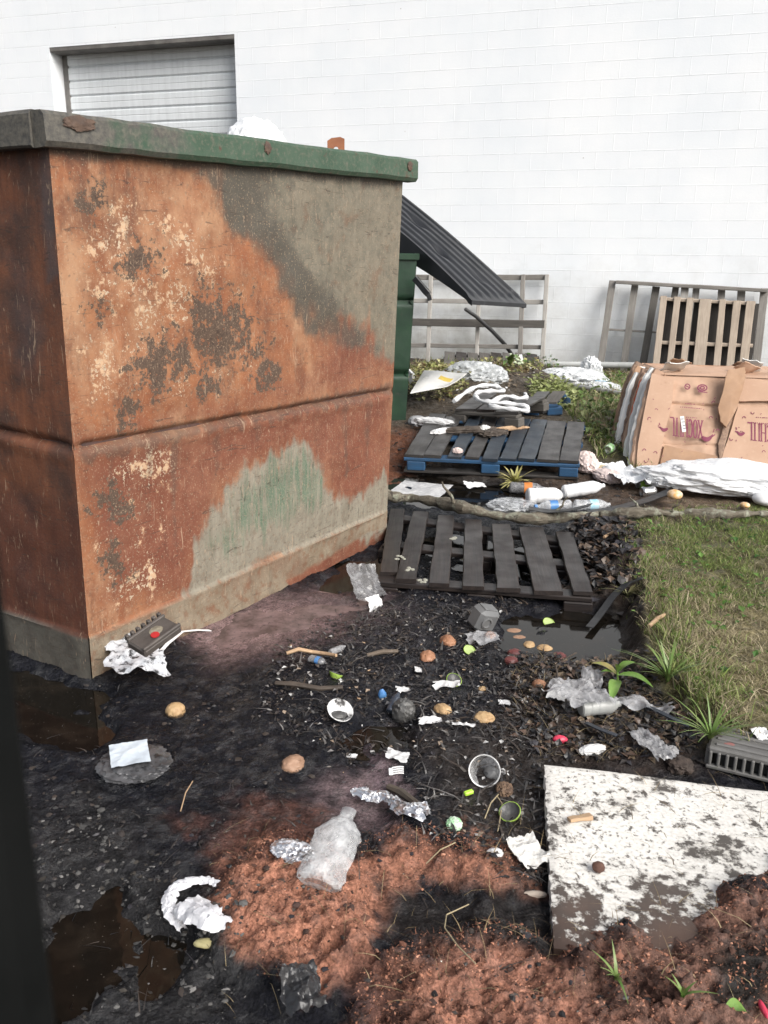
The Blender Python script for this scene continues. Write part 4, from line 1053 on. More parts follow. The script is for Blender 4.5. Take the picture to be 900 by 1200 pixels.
def word(x0, y0, x1, y1, hgt_, txt='XOCHITL', keep=None):
    """text turned upside down: first letter at the right; (x0, y0) left bottom .. (x1, y1) right bottom in pixels"""
    it = []; wts = {'I': .5}; tot = sum(wts.get(c, 1.) for c in txt)+.28*(len(txt)-1); pos = 0
    for c in txt:
        w_ = wts.get(c, 1.)
        def tp(p):
            s = (pos+p[0]*w_)/tot; s = 1-s
            return (x0+(x1-x0)*s, y0+(y1-y0)*s-hgt_*(1-p[1])+0)
        for st in STROKES[c]:
            it.append(([tp(p) for p in st], .55 if (c in 'HXT' and len(st) == 2 and abs(st[0][1]-st[1][1]) < .2) else .85))
        for s in SERIF[c]:
            q = tp(s); it.append(([(q[0]-1.5, q[1]), (q[0]+1.5, q[1])], .4))
        pos += w_+.28
    return it
def chilli(cx, cy, s, flip=1):
    pl = []; hw = []
    for k in range(9):
        a = k/8; pl.append((cx+flip*s*(-.5+a), cy+s*(.42*math.sin(math.pi*a*.9)-.25)-s*.35*a)); hw.append(s*.19*math.sin(math.pi*min(1, a*.86+.14))**.8+.25)
    return [(pl, hw), ([(cx+flip*s*.5, cy-s*.62), (cx+flip*s*.62, cy-s*.95)], .5), ([(cx+flip*s*.35, cy-s*.2), (cx+flip*s*.7, cy-s*.45)], .7)]
for w4 in ((785, 510, 823, 514, 21), (876, 515, 916, 520, 20)): printmesh(word(*w4), .0345).build('lettering', PURPLE, bale, smooth=False)
for c4 in ((778, 504, 9, -1), (829, 515, 13, 1), (868, 509, 9, -1)): printmesh(chilli(*c4), .0345).build('chilli_emblem', PURPLE, bale, smooth=False)
it = []
for (x0, x1, y, dy) in ((803, 815, 473, 1), (797, 822, 477, 2), (804, 818, 489, 1), (790, 812, 540, 2), (782, 806, 544, 2), (886, 905, 489, 1), (880, 905, 495, 2)):
    x = x0
    while x < x1: it.append(([(x, y+dy*(x-x0)/(x1-x0)), (min(x+random.uniform(.8, 2), x1), y+dy*(x-x0)/(x1-x0))], .5)); x += 2.4
def ring_(cx, cy, rx, ry, hw=.5, a0=0, a1=2*math.pi): return ([(cx+rx*math.cos(a), cy+ry*math.sin(a)) for a in np.linspace(a0, a1, 14)], hw)
it += [ring_(805.5, 453, 3, 3, .6), ([(803.5, 452), (807.5, 454)], .6), ring_(823, 454.5, 5.5, 3.6, .8), ring_(823, 454.5, 2.6, 1.6, .8), ([(818, 459), (829, 460)], .5)]
for (x, y, a0) in ((769, 481, 3), (761, 491, 2.6), (768, 531, 3.2), (755, 528, 3), (757, 540, .2), (833, 490, 3.1), (848, 478, 3.), (882, 483, .1), (872, 490, 3), (857, 514, .3), (841, 505, 3), (836, 472, 2.8), (895, 530, 3)):
    it.append(ring_(x, y, 1.8, 2., .42, a0, a0+math.pi*1.05))
for k in range(46):
    x, y = random.uniform(760, 900), random.uniform(465, 560)
    if 780 < x < 826 and 485 < y < 516: continue
    it.append(([(x, y), (x+random.uniform(-2, 2), y+random.uniform(.5, 2.2))], .35))
printmesh(it, .0345).build('small_print', PURPLE, bale, smooth=False)
m = MB(); V = [bf(x, y, .040) for x, y in ((797, 488), (801.5, 487.5), (804, 506), (799.5, 506.5))]; m.add(V, [(0, 1, 2, 3)]); stk_ = m.build('paper_sticker', PAPERW, bale, smooth=False)
m = MB()
for k, (x, y) in enumerate(((798, 490.5), (799, 494), (800, 498), (800.6, 501.5))): m.add([bf(x, y, .042), bf(x+3.2, y-.3, .042), bf(x+3.4, y+.9, .042), bf(x+.2, y+1.2, .042)], [(0, 1, 2, 3)])
m.build('sticker_print', simple('grey_print', (.25, .25, .27)), stk_, smooth=False)
random.seed(9)
for k in range(9):
    m = MB(); c = BL+U*random.uniform(.15, 1.4)+EV*(LV+.012)+Dv*random.uniform(.05, .45)
    M_ = Matrix.Translation(c) @ Matrix((U, -Nb, EV)).transposed().to_4x4() @ Euler((random.uniform(-.25, .25), random.uniform(-.25, .25), random.uniform(0, 3))).to_matrix().to_4x4()
    m.sheet(random.uniform(.10, .22), random.uniform(.08, .16), M_, k, .035, 7, 14, 12, .25, .02, thick=.006); m.build('loose_scrap', [PAPERW, CARD2, PAPERW, CARDT, CARD][k % 5], bale)
# ================================================================== litter
FOIL = None
N = NT('crumpled_foil'); co = N.coord('pc'); n = N.noise(co, 60, 5, .6)
N.set(Base_Color=N.mix(N.step(N.noise(co, 34, 5, .6), .56, .64), (.74, .75, .78), (.22, .20, .19)), Metallic=N.step(n, .4, .5, .2, .95), Roughness=.30); N.bump(n, .5, .006); FOIL = N.m
DIRTYW = simple('dirty_white_plastic', (.66, .66, .66), (.50, .50, .50), .45, 12, .3, .004, dirt=.27, dirtc=(.035, .031, .030))
MUDW = simple('mud_smeared_white', (.68, .68, .68), (.52, .52, .52), .5, 14, .3, .004, dirt=.42, dirtc=(.026, .024, .024), dscale=24)
CLEANW = simple('white_paper', (.80, .80, .80), (.70, .70, .70), .6, 10, .3, .004)
PINKW = simple('pinkish_wet_paper', (.66, .55, .52), (.55, .45, .42), .7, 14, .4, .004, dirt=.22, dirtc=(.12, .09, .07))
FILM = simple('grey_plastic_film', (.42, .42, .43), (.26, .26, .27), .3, 14, .4, .006, dirt=.2, dirtc=(.06, .055, .05), alpha=.55)
CLEAR = simple('clear_bottle_plastic', (.72, .74, .76), (.55, .57, .60), .12, 10, .15, .004, alpha=.34)
CLEARD = simple('muddy_clear_plastic', (.30, .30, .31), (.16, .16, .165), .2, 12, .3, .005, dirt=.3, dirtc=(.03, .028, .028), alpha=.5)
GREYP = simple('grey_plastic', (.155, .158, .160), (.115, .117, .12), .5, 8, .15, dirt=.18, dirtc=(.05, .042, .036))
TRAYM = simple('dusty_grey_tray_plastic', (.145, .142, .138), (.105, .102, .098), .65, 10, .2, dirt=.25, dirtc=(.20, .18, .155))
TRAYN = simple('muddy_brown_tray', (.085, .072, .064), (.055, .047, .042), .6, 14, .3, dirt=.3, dirtc=(.03, .025, .022))
LIME = simple('lime_peel', (.24, .40, .05), (.32, .45, .09), .45, 20, .2)
LIMEIN = simple('pale_lime_flesh', (.42, .50, .22), (.32, .42, .14), .5, 20, .2)
FRUIT = simple('rotting_orange_skin', (.36, .18, .10), (.24, .11, .06), .6, 30, .5, .004, dirt=.33, dirtc=(.035, .024, .02), sunk=.001)
FRUITY = simple('yellow_rotting_fruit', (.46, .32, .17), (.34, .21, .10), .55, 30, .5, .004, dirt=.33, dirtc=(.05, .032, .02), sunk=-.001)
FRUITR = simple('dark_red_scraps', (.15, .045, .04), (.10, .03, .03), .5, 20, .3, dirt=.2)
TAN = simple('tan_peel', (.34, .21, .14), (.25, .145, .09), .6, 26, .5, .004, dirt=.33, dirtc=(.03, .022, .02), sunk=-.001)
BLKF = simple('black_wet_plastic', (.018, .018, .020), (.034, .034, .036), .32, 14, .4, .006)
BLUEL = simple('blue_label', (.05, .17, .42), (.10, .25, .50), .4, 14, .1)
CANY = simple('yellow_can_paint', (.62, .45, .16), (.55, .52, .42), .3, 25, .1)
CANG = simple('green_can_paint', (.28, .55, .06), (.36, .6, .12), .3, 22, .1)
ALU = simple('bare_aluminium', (.62, .62, .62), None, .3, 20, .1, metal=.9)
STICK = simple('pale_split_wood', (.45, .31, .19), (.36, .235, .14), .75, 16, .4)
STRAW = simple('dry_straw', (.36, .30, .19), (.27, .22, .13), .75, 16, .2)
STICKD = simple('dark_stick_bark', (.045, .034, .027), (.075, .058, .045), .7, 20, .5)
ORCUP = simple('orange_cup_plastic', (.62, .34, .10), (.66, .55, .42), .4, 40, .1)
PINKM = simple('pink_red_plastic', (.62, .05, .10), (.5, .04, .08), .4, 12, .1)
BRAND = simple('red_emblem', (.42, .025, .025), (.34, .02, .02), .5, 12, .1)
TANC = simple('worn_tan_emblem', (.26, .23, .17), (.14, .12, .09), .6, 60, .2)
CHAR = simple('dark_lump_bag', (.050, .050, .050), (.085, .083, .080), .42, 18, .5, .006)
LEAFY = simple('yellow_green_peel', (.42, .38, .20), (.34, .30, .15), .5, 20, .2)
STONE = simple('grey_stone', (.15, .145, .14), (.10, .098, .095), .6, 14, .3)
seedc = [100]
def ns(): seedc[0] += 1; return seedc[0]
def lumpy(name, label, cat, px, py, w_, d_, h_, mat, amp=.3, freq=2.4, sub=4, rot=0., group=None, sink=.25, ridged=True, flat=.7, dz=0.):
    p = place(px, py); k = mpp(px, py); s = ns()
    m = MB(); m.lump(p+Vector((0, 0, h_*k*(.5-sink)*1.0+dz)), (w_*k/2, d_*k/2, h_*k/2), s, amp, freq, sub, ridged, flat, Euler((0, 0, rot)))
    o = m.build(name, mat, None, p); return tag(o, label, cat, group)
def sheety(name, label, cat, px, py, w_, d_, mat, amp=.25, freq=1., rot=0., tilt=(0, 0), ragged=.3, curl=0., group=None, nx=34, ny=30, dz=.3, fold=None, thick=0., link=True):
    """a crumpled sheet; w_, d_ in ground pixels, amp as a share of its width"""
    p = place(px, py); k = mpp(px, py); W_, D_ = w_*k, d_*k
    M_ = Matrix.Translation(p+Vector((0, 0, .004+W_*amp*dz))) @ Euler((tilt[0], tilt[1], rot)).to_matrix().to_4x4()
    m = MB(); m.sheet(W_, D_, M_, ns(), amp*W_, freq*2.4/W_, nx, ny, ragged, curl*W_, fold, thick)
    if not link: return m, p
    o = m.build(name, mat, None, p, angle=28); return tag(o, label, cat, group)
def ribbon(m, pts, ws, amp, arch=.0, lift=.006, ny=16, sub=7, raised=None):
    P_ = [(raised(*v) if raised else place(*v)) for v in pts]; C_ = []; W_ = []
    for i in range(len(P_)-1):
        for k in range(sub): C_.append(P_[i].lerp(P_[i+1], k/sub)); W_.append(ws[i]+(ws[i+1]-ws[i])*k/sub)
    C_.append(P_[-1]); W_.append(ws[-1])
    for _ in range(6): C_ = [C_[0]]+[(C_[i-1]+C_[i]*2+C_[i+1])/4 for i in range(1, len(C_)-1)]+[C_[-1]]
    n = len(C_); s = ns(); G = []; 
    for i in range(n):
        t_ = (C_[min(n-1, i+1)]-C_[max(0, i-1)]).normalized(); sd = Vector((t_.y, -t_.x, 0)).normalized()
        for j in range(ny):
            v = j/(ny-1)*2-1; G.append((C_[i]+sd*v*W_[i]/2, arch*W_[i]*(1-v*v)))
    A = np.array([g[0][:] for g in G]); k = 2.6/max(max(ws), 1e-3)
    nz_ = fbm(A*k+s, 4, ridged=True, gain=.6); jx = fbm(A*k*1.3+s+40, 3); jy = fbm(A*k*1.3+s+80, 3)
    A[:, 2] += lift+np.array([g[1] for g in G])+amp*(nz_*.6+.5); A[:, 0] += jx*amp*.9; A[:, 1] += jy*amp*.9
    m.add(A, [(i*ny+j, i*ny+j+1, (i+1)*ny+j+1, (i+1)*ny+j) for i in range(n-1) for j in range(ny-1)])
def Mdir(p, head, pitch=0., roll=0.):
    """matrix with local z along heading (radians from +x) on the ground"""
    d = Vector((math.cos(head)*math.cos(pitch), math.sin(head)*math.cos(pitch), math.sin(pitch)))
    return Matrix.Translation(p) @ d.to_track_quat('Z', 'Y').to_matrix().to_4x4() @ Matrix.Rotation(roll, 4, 'Z')
def bottle(label, px, py, L, r, head, mat, cap=None, lab=None, flat=0., squash=.12, pitch=0., lift=0., group=None, scale=None):
    p = place(px, py); t = thing('bottle', label, 'bottle', p, group)
    c = p+Vector((0, 0, r*.85+lift)); d = Vector((math.cos(head), math.sin(head), math.sin(pitch)))
    M_ = Mdir(c-d*L/2, head, pitch)
    if flat: M_ = M_ @ Matrix.Diagonal((1, 1-flat, 1, 1))
    prof = [(0, .012*L), (r*.5, .008*L), (r*.78, 0), (r*.97, .03*L), (r, .08*L), (r*.96, .20*L), (r*1., .24*L), (r*.95, .36*L), (r, .42*L), (r*.97, .58*L), (r, .66*L), (r*.9, .74*L), (r*.62, .84*L), (r*.36, .90*L), (r*.32, .95*L), (r*.32, .97*L)]
    pf = []
    for a, b in zip(prof, prof[1:]):
        for k in range(3): pf.append((a[0]+(b[0]-a[0])*k/3, a[1]+(b[1]-a[1])*k/3))
    pf.append(prof[-1])
    m = MB(); m.lathe(pf, M_, 22, squash, ns()); m.build('body', mat, t)
    if cap is not None:
        m = MB(); m.lathe([(0, .96*L), (r*.40, .96*L), (r*.40, 1.03*L), (r*.36, 1.04*L), (0, 1.04*L)], M_, 16); m.build('cap', cap, t)
    if lab is not None:
        m = MB(); m.lathe([(r*1.03, .40*L), (r*1.02, .48*L), (r*1.03, .62*L)], M_, 22, squash*.8, seedc[0]); m.build('label', lab, t)
    return t
def can(label, px, py, head, mat, r=.031, L=.118, crush=.1, pitch=0.):
    p = place(px, py); t = thing('drink_can', label, 'can', p, None)
    M_ = Mdir(p+Vector((0, 0, r*.9))-Vector((math.cos(head), math.sin(head), 0))*L/2, head, pitch)
    m = MB(); m.lathe([(r*.80, 0), (r*.9, .05*L), (r, .12*L), (r*.97, .3*L), (r, .5*L), (r*.96, .7*L), (r, .86*L), (r*.9, .94*L)], M_, 24, crush, ns()); m.build('body', mat, t)
    m = MB(); m.lathe([(0, .965*L), (r*.72, .96*L), (r*.8, .99*L), (r*.86, 1.0*L), (r*.9, .94*L)], M_, 24); m.lathe([(0, .04*L), (r*.6, .02*L), (r*.72, 0), (r*.8, .0)], M_, 24); ce = m.build('can_end', ALU, t)
    m = MB(); m.box((M_ @ Vector((0, r*.25, .985*L))), (r*.5, r*.8, .004), M_.to_3x3(), .001); m.build('ring_pull', ALU, ce)
    return t
R_ = math.radians
# ---- at the foot of the dumpster
p = gz(180, 752, .10)
t = thing('plastic_tray', 'grey ribbed plastic tray with a red emblem propped on the near dumpster corner', 'tray', gz(170, 768))
bu = (at(207, 735, 2.60)-at(150, 752, 2.52)); tb, ta = at(150, 752, 2.50), at(193, 722, 2.62); td = at(168, 768, 2.44); tc = at(213, 743, 2.56)
fz = Vector((0, 0, 0)); q4 = [tb, ta, tc, td]
uu = (ta-tb).normalized(); nn = uu.cross(td-tb).normalized(); nn = nn if nn.y < 0 else -nn; vv2 = nn.cross(uu).normalized()
vv2 = vv2 if vv2.dot(td-tb) > 0 else -vv2
Rt = Matrix((uu, vv2, nn)).transposed(); cT = (tb+ta+tc+td)/4
Lx, Ly = (ta-tb).length, abs((td-tb).dot(vv2))
m = MB(); m.box(cT, (Lx, Ly, .03), Rt, .006); m.build('shell', TRAYN, t)
for sg in (-1, 1):
    m = MB(); m.box(cT+nn*.017+vv2*sg*(Ly/2-.007), (Lx, .012, .014), Rt, .003); m.build('side_wall', TRAYN, t)
for k in range(7):
    m = MB(); m.box(cT+nn*.017+uu*(-Lx/2+Lx*(k+.5)/7)-vv2*(Ly/2+.006), (.012, .014, .022), Rt, .002); m.build('rib', TRAYN, t)
m = MB(); m.lathe([(0, 0), (.014, 0), (.0145, -.002)], Matrix.Translation(cT+nn*.0195-uu*.006+vv2*.012) @ Rt.to_4x4(), 18); m.build('red_emblem', BRAND, t)
m = MB(); m.lump(cT+nn*.016+uu*.012-vv2*.004, (.020, .017, .003), 3, .3, 3, 3, R=Rt); m.build('worn_emblem', TANC, t)
sheety('plastic_wrapper', 'crumpled white printed wrapper in the mud at the near corner of the rusty dumpster', 'wrapper', 158, 788, 62, 70, simple('printed_wrapper', (.66, .67, .69), (.40, .42, .45), .4, 40, .3, .004, dirt=.45, dirtc=(.03, .03, .032), dscale=34), .3, .7, .5, (.25, .1), .6, dz=.45)
m = MB(); pts = [(182, 774), (197, 762), (214, 748), (232, 742), (248, 738)]
m.sweep([place(*v)+Vector((0, 0, .012+.02*math.sin(i))) for i, v in enumerate(pts)], (0, 0, 1), [[(-.008, -.001), (.008, -.001), (.008, .001), (-.008, .001)]]*5); o = m.build('plastic_strap', CLEANW, None, place(214, 750)); tag(o, 'thin white plastic strap curving along the base of the rusty dumpster', 'strap')
lumpy('plastic_bag', 'sunken clear plastic bag with mud in it, left of the mud field', 'plastic bag', 158, 899, 66, 60, 16, simple('sunken_bag_film', (.10, .10, .105), (.05, .05, .053), .22, 16, .5, .006, dirt=.4, dirtc=(.02, .02, .021)), .3, 2.2, 5, sink=.2)
m, p_ = sheety('x', 'x', 'x', 153, 897, 40, 46, None, .05, 1, .35, (0, 0), .08, dz=0, link=False)
o = m.build('paper_card', simple('bluish_white_card', (.60, .66, .72), (.50, .56, .62), .5, 10, .1, dirt=.13, dirtc=(.03, .03, .03), dscale=60), None, p_); o.location.z += .034; tag(o, 'pale blue white card lying on the sunken clear bag', 'card')
lumpy('rotten_fruit', 'yellow black-spotted rotting fruit alone in the dark mud by the dumpster', 'fruit', 206, 837, 20, 20, 17, FRUITY, .16, 1.6, 4, group='rotting fruit in the mud')
for (x, y, w_, lb, mt) in ((525, 753, 21, 'orange brown fruit half left of the grey plastic jug', FRUIT), (501, 771, 21, 'flattish orange brown fruit half left of the cut lime', FRUIT), (620, 758, 16, 'pale orange fruit at the near edge of the grey puddle, left of its twin', FRUITY), (638, 762, 17, 'pale orange fruit at the near edge of the grey puddle, right of its twin', FRUITY),
      (632, 804, 18, 'split orange fruit with a dark crease on brown soil', FRUIT), (567, 843, 22, 'tan fruit half above the clear plastic cup', FRUITY), (519, 833, 20, 'tan broken fruit beside the white bowl shards', FRUITY), (343, 897, 27, 'bitten tan round fruit on the pinkish mud', TAN), (574, 746, 15, 'brown fruit tucked beneath the grey plastic jug', FRUIT), (565, 808, 9, 'tiny peach coloured fruit below the lime shell', FRUITY)):
    lumpy('rotten_fruit', lb, 'fruit', x, y, w_, w_*.8, w_*.62, mt, .24, 1.5, 4, random.uniform(0, 3), 'rotting fruit in the mud', .45)
for (x, y, lb) in ((602, 741, 'flat orange peel floating on the grey puddle'), (608, 749, 'small pale peel near the grey puddle edge')):
    lumpy('fruit_peel', lb, 'peel', x, y, 17, 12, 5, TAN, .2, 2, 3)
for (x, y, lb) in ((603, 767, 'dark red fruit scrap by the near puddle edge'), (599, 776, 'wine red flattened scrap below the puddle'), (655, 771, 'dark red scrap beside the leafy seedling')):
    lumpy('fruit_scrap', lb, 'food scrap', x, y, 14, 12, 8, FRUITR, .3, 2, 3)
# limes
def limehalf(label, x, y, r_, ring=False, head=1.):
    p = place(x, y); k = mpp(x, y); r = r_*k; t = thing('lime', label, 'lime', p)
    M_ = Matrix.Translation(p+Vector((0, 0, r*.55))) @ Euler((.5*math.sin(head), -.5*math.cos(head), head)).to_matrix().to_4x4()
    m = MB(); m.lathe([(0, -r*.9), (r*.6, -r*.7), (r*.95, -r*.2), (r, .0), (r*.93, .02*r)], M_, 20, .04); m.build('peel', LIME, t)
    m = MB(); m.lathe([(r*.93, .02*r), (r*.85, -.1*r), (r*.5, -.35*r if ring else -.05*r), (0, -.45*r if ring else -.04*r)], M_, 20, .05); m.build('flesh', CHAR if ring else LIMEIN, t)
limehalf('cut lime half right of the flattish fruit', 550, 765, 7); limehalf('hollow lime shell in the black mud above the tan fruits', 532, 801, 9, True)
limehalf('hollow green lime ring below the clear cup', 597, 957, 12, True, .4); limehalf('curl of bright green peel in the middle of the mud', 394, 793, 8, True, 2.); limehalf('small green lime on leaves in the grey puddle', 643, 733, 7)
p = place(549, 933); m = MB(); m.box(p+Vector((0, 0, .012)), (.030, .014, .012), Euler((.1, 0, .5)), .003); o = m.build('plastic_strip', simple('bright_lime_plastic', (.42, .68, .06), None, .4, 10, .1), None, p); tag(o, 'short bright lime green strip left of the clear cup', 'scrap')
# grey square jug
p = place(566, 738); k = mpp(566, 738); t = thing('plastic_jug', 'square grey plastic jug lying tilted by the puddle below the black pallet', 'jug', p)
Rj = Euler((.25, .30, .55)).to_matrix(); cj = p+Vector((0, 0, .055))
m = MB(); m.box(cj, (.105, .085, .10), Rj, .016); m.build('body', GREYP, t, angle=20)
Mj = Matrix.Translation(cj) @ (Rj @ Euler((0, -math.pi/2, 0)).to_matrix()).to_4x4()
m = MB(); m.lathe([(.026, .050), (.027, .058), (.020, .060), (.018, .053), (0, .052)], Matrix.Translation(cj) @ (Rj @ Euler((math.pi/2, 0, 0)).to_matrix()).to_4x4() @ Matrix.Translation((-.012, 0, -.012)), 18); m.build('recessed_ring', GREYP, t)
m = MB(); m.box(cj+Rj @ Vector((.0, .0, .052)), (.07, .05, .006), Rj, .002); m.build('panel', GREYP, t)
sheety('plastic_film', 'silvery grey plastic scrap below the grey jug', 'plastic scrap', 565, 756, 38, 26, FILM, .22, 1, .2, (0, 0), .4)
t_ = place(424, 693); sheety('plastic_tub', 'muddy grey plastic tub lid standing up left of the black pallet', 'tub', 424, 698, 40, 44, CLEARD, .25, .6, .5, (.75, .1), .2, .12, dz=1.2)
sheety('paper_scrap', 'torn white paper corner leaning on the muddy tub', 'paper', 438, 712, 20, 18, DIRTYW, .2, 1, .7, (.9, 0), .3, dz=.9)
# sticks
def stick(label, pts, r, mat, lift=.012, cat='stick'):
    m = MB(); P_ = [place(*v)+Vector((0, 0, lift+.006*math.sin(i*2))) for i, v in enumerate(pts)]
    m.tube(P_, [r*(1-.35*abs(i/(len(pts)-1)-.4)) for i in range(len(pts))], 7, wob=.2); o = m.build('stick', mat, None, P_[len(P_)//2]); return tag(o, label, cat)
stick('pale curved splinter of wood in the middle of the mud', [(336, 771), (350, 768), (366, 768), (382, 771), (394, 775)], .008, STICK, .02)
stick('straight black stick below the pale splinter', [(323, 804), (345, 807), (375, 809), (402, 808)], .010, STICKD)
stick('grey brown stick right of the blue labelled bottle', [(430, 771), (448, 768), (466, 765)], .009, simple('grey_stick', (.13, .10, .075), None, .8, 20, .4))
stick('weathered stick beside the long foil strip', [(455, 926), (470, 934), (488, 944), (500, 956)], .012, simple('olive_stick', (.10, .08, .06), (.06, .05, .04), .8, 20, .4))
stick('bent straw coloured twig left of the lime ring', [(584, 935), (575, 947), (568, 962)], .0018, STRAW)
stick('short bent twig joined below the clear cup', [(582, 937), (588, 948), (585, 968), (583, 978)], .0018, STRAW)
stick('long thin dry stalk lying on the red fibre near the bottom', [(548, 1085), (522, 1100), (520, 1112), (535, 1135), (556, 1160)], .0017, STRAW, .06)
stick('short straight stalk on the upper red fibre', [(533, 1007), (515, 1018), (499, 1030)], .0017, STRAW, .05)
stick('dry stalk on the dark mud left of the foil', [(212, 955), (218, 935), (226, 918)], .002, STICK)
stick('dry stick in the soil right of the black pallet', [(707, 638), (716, 634), (726, 629)], .010, STICK, .04)
stick('pale stick on the bank edge above the leafy seedling', [(760, 742), (770, 734), (778, 727)], .009, STICK, .03)
stick('thin twig arching left of the puddle', [(653, 800), (651, 788), (662, 776), (675, 770)], .004, STICKD, .02)
# small bottles, tubs and bags amid the mud
bottle('small crushed bottle with a blue label under the pale splinter', 373, 778, .075, .017, R_(-30), CLEARD, None, BLUEL, .25, .2)
bottle('grey ridged tube lying right of the pale splinter', 396, 764, .085, .013, R_(48), FILM, None, None, 0, .1)
p = place(396, 838); t = thing('paper_bowl', 'broken white bowl half buried in mud left of the brown puddle', 'bowl', p)
Mb = Matrix.Translation(p+Vector((0, 0, .004))) @ Euler((.5, .25, .3)).to_matrix().to_4x4()
m = MB(); m.lathe([(0, .008), (.022, .008), (.034, .016), (.043, .026), (.045, .025), (.035, .013), (.022, .004), (0, .004)], Mb, 28, .05, 3); m.build('shell', MUDW, t)
m = MB(); m.lump(Mb @ Vector((-.006, -.012, .012)), (.026, .018, .010), 6, .3, 2, 3); m.build('mud_filling', CHAR, t)
t = bottle('dark bottle with a white cap standing out of the mud by the brown puddle', 463, 828, .085, .014, R_(62), simple('dark_blue_grey_bottle', (.045, .055, .075), (.03, .034, .045), .3, 12, .2), CLEANW, None, 0, .08, .5, .01)
lumpy('plastic_bag', 'knotted black plastic bag at the edge of the brown puddle', 'plastic bag', 473, 840, 23, 20, 27, CHAR, .3, 2.6)
lumpy('plastic_scrap', 'blue plastic scrap left of the white capped bottle', 'plastic scrap', 448, 817, 8, 6, 12, BLUEL, .3, 2, 3)
for (x, y, w_, d_, lb) in ((504, 849, 26, 12, 'white curved bowl shard below the tan broken fruit'), (543, 854, 26, 6, 'narrow white plastic handle right of the bowl shard'), (490, 787, 8, 16, 'white bent plastic strip below the flattish fruit'), (524, 808, 30, 14, 'white torn tissue left of the hollow lime shell'), (591, 826, 13, 11, 'white paper flake right of the tan fruits, the larger one'), (614, 824, 7, 8, 'white paper flake right of the tan fruits, the smaller one'), (472, 811, 16, 12, 'white foam crumb right of the white cap'), (465, 890, 26, 22, 'crumpled clear white wrapper above the white fork'), (412, 889, 12, 10, 'white speckled scrap below the brown puddle')):
    sheety('plastic_shard' if w_ > 20 else 'paper_flake', lb, 'plastic scrap' if w_ > 20 else 'paper', x, y, w_, d_, DIRTYW, .16, 1, random.uniform(-.3, .3), (random.uniform(-.2, .2), random.uniform(-.2, .2)), .35, nx=18, ny=16)
# fork head
p = place(466, 909); t = thing('plastic_fork', 'white plastic fork head sticking out of the purple mud', 'fork', p); k = mpp(466, 909)
for q in range(4):
    m = MB(); a = p+Vector((-.018, .010-.0065*q, .020-.003*q)); m.sweep([a+Vector((.012*i, .0015*i, .003*math.sin(i*.9))) for i in range(4)], (0, 0, 1), [[(-.0022, -.001), (.0022, -.001), (.0022, .001), (-.0022, .001)]]*4); m.build('tine', CLEANW, t)
m = MB(); m.box(p+Vector((-.021, 0, .014)), (.012, .026, .003), Euler((.3, 0, .05)), .001); m.build('fork_neck', CLEANW, t)
# foil and bags in the foreground
bottle('flattened clear silvery bottle with its neck up behind the red fibre', 392, 1008, .205, .050, R_(70), simple('silvery_film', (.74, .75, .76), (.60, .61, .62), .10, 7, .8, .02, alpha=.30), FILM, None, .45, .30, .35, .0)
lumpy('foil_ball', 'crumpled white foil scrap left of the flattened silvery bottle', 'foil', 343, 1001, 42, 26, 15, FOIL, .35, 3, 5, -.3)
m = MB(); ribbon(m, [(416, 936), (432, 942), (450, 944), (464, 952), (480, 962), (496, 964)], [.035, .050, .048, .040, .055, .050], .026, .3)
ribbon(m, [(470, 958), (484, 954), (497, 950), (502, 962)], [.02, .03, .03, .015], .016, .4)
o = m.build('foil_strip', FOIL, None, place(460, 952)); tag(o, 'long twisted strip of crumpled silver foil left of the clear cup', 'foil')
p = place(230, 1075); m = MB()
k = mpp(230, 1075)
WB = simple('white_thin_bag', (.72, .72, .74), (.60, .60, .63), .4, 20, .5, .006, dirt=.16, dirtc=(.12, .07, .05))
mm = MB()
ribbon(mm, [(256, 1042), (240, 1038), (222, 1040), (204, 1048), (197, 1062), (202, 1080), (216, 1098)], [.020, .026, .032, .036, .034, .03, .02], .012, .35)
ribbon(mm, [(212, 1070), (228, 1078), (246, 1086), (268, 1092)], [.050, .085, .080, .030], .022, .25)
o = mm.build('plastic_bag', WB, None, p, angle=28); tag(o, 'white thin plastic bag curled open left of the red fibre', 'plastic bag')
lumpy('peel_scrap', 'pale yellow scrap just below the white thin bag', 'food scrap', 243, 1107, 26, 12, 7, LEAFY, .2, 2, 3)
sheety('paper_tissue', 'folded white crumpled paper beside the white board', 'paper', 617, 1006, 38, 40, CLEANW if False else simple('grey_white_tissue', (.62, .61, .58), (.48, .47, .45), .8, 30, .4, dirt=.15, dirtc=(.10, .08, .07)), .24, 1.2, .5, (.2, .1), .3)
lumpy('bread_crust', 'pale crust lying just left of the white board', 'food scrap', 626, 1050, 24, 8, 7, simple('pale_crust', (.42, .36, .30), (.30, .24, .2), .8, 20, .3), .2, 2, 3)
lumpy('plastic_scrap', 'green and white wrapper twist below the clear cup', 'wrapper', 532, 968, 15, 18, 10, simple('green_white_wrap', (.25, .55, .25), (.7, .75, .68), .4, 40, .2), .35, 3, 4)
lumpy('egg_shell', 'small grey white shell pieces above the crumpled paper', 'shell', 580, 1002, 16, 12, 9, DIRTYW, .3, 2, 3)
lumpy('seed_pod', 'fuzzy tan pod right of the clear cup', 'seed pod', 591, 928, 15, 18, 11, simple('brown_pod', (.16, .10, .06), (.08, .05, .035), .8, 60, .5), .5, 3, 4)
sheety('plastic_bag', 'torn dark bag sticking up below the big red fibre mound', 'plastic bag', 350, 1172, 40, 46, BLKF, .5, .8, .4, (.4, .1), .5, dz=.3)
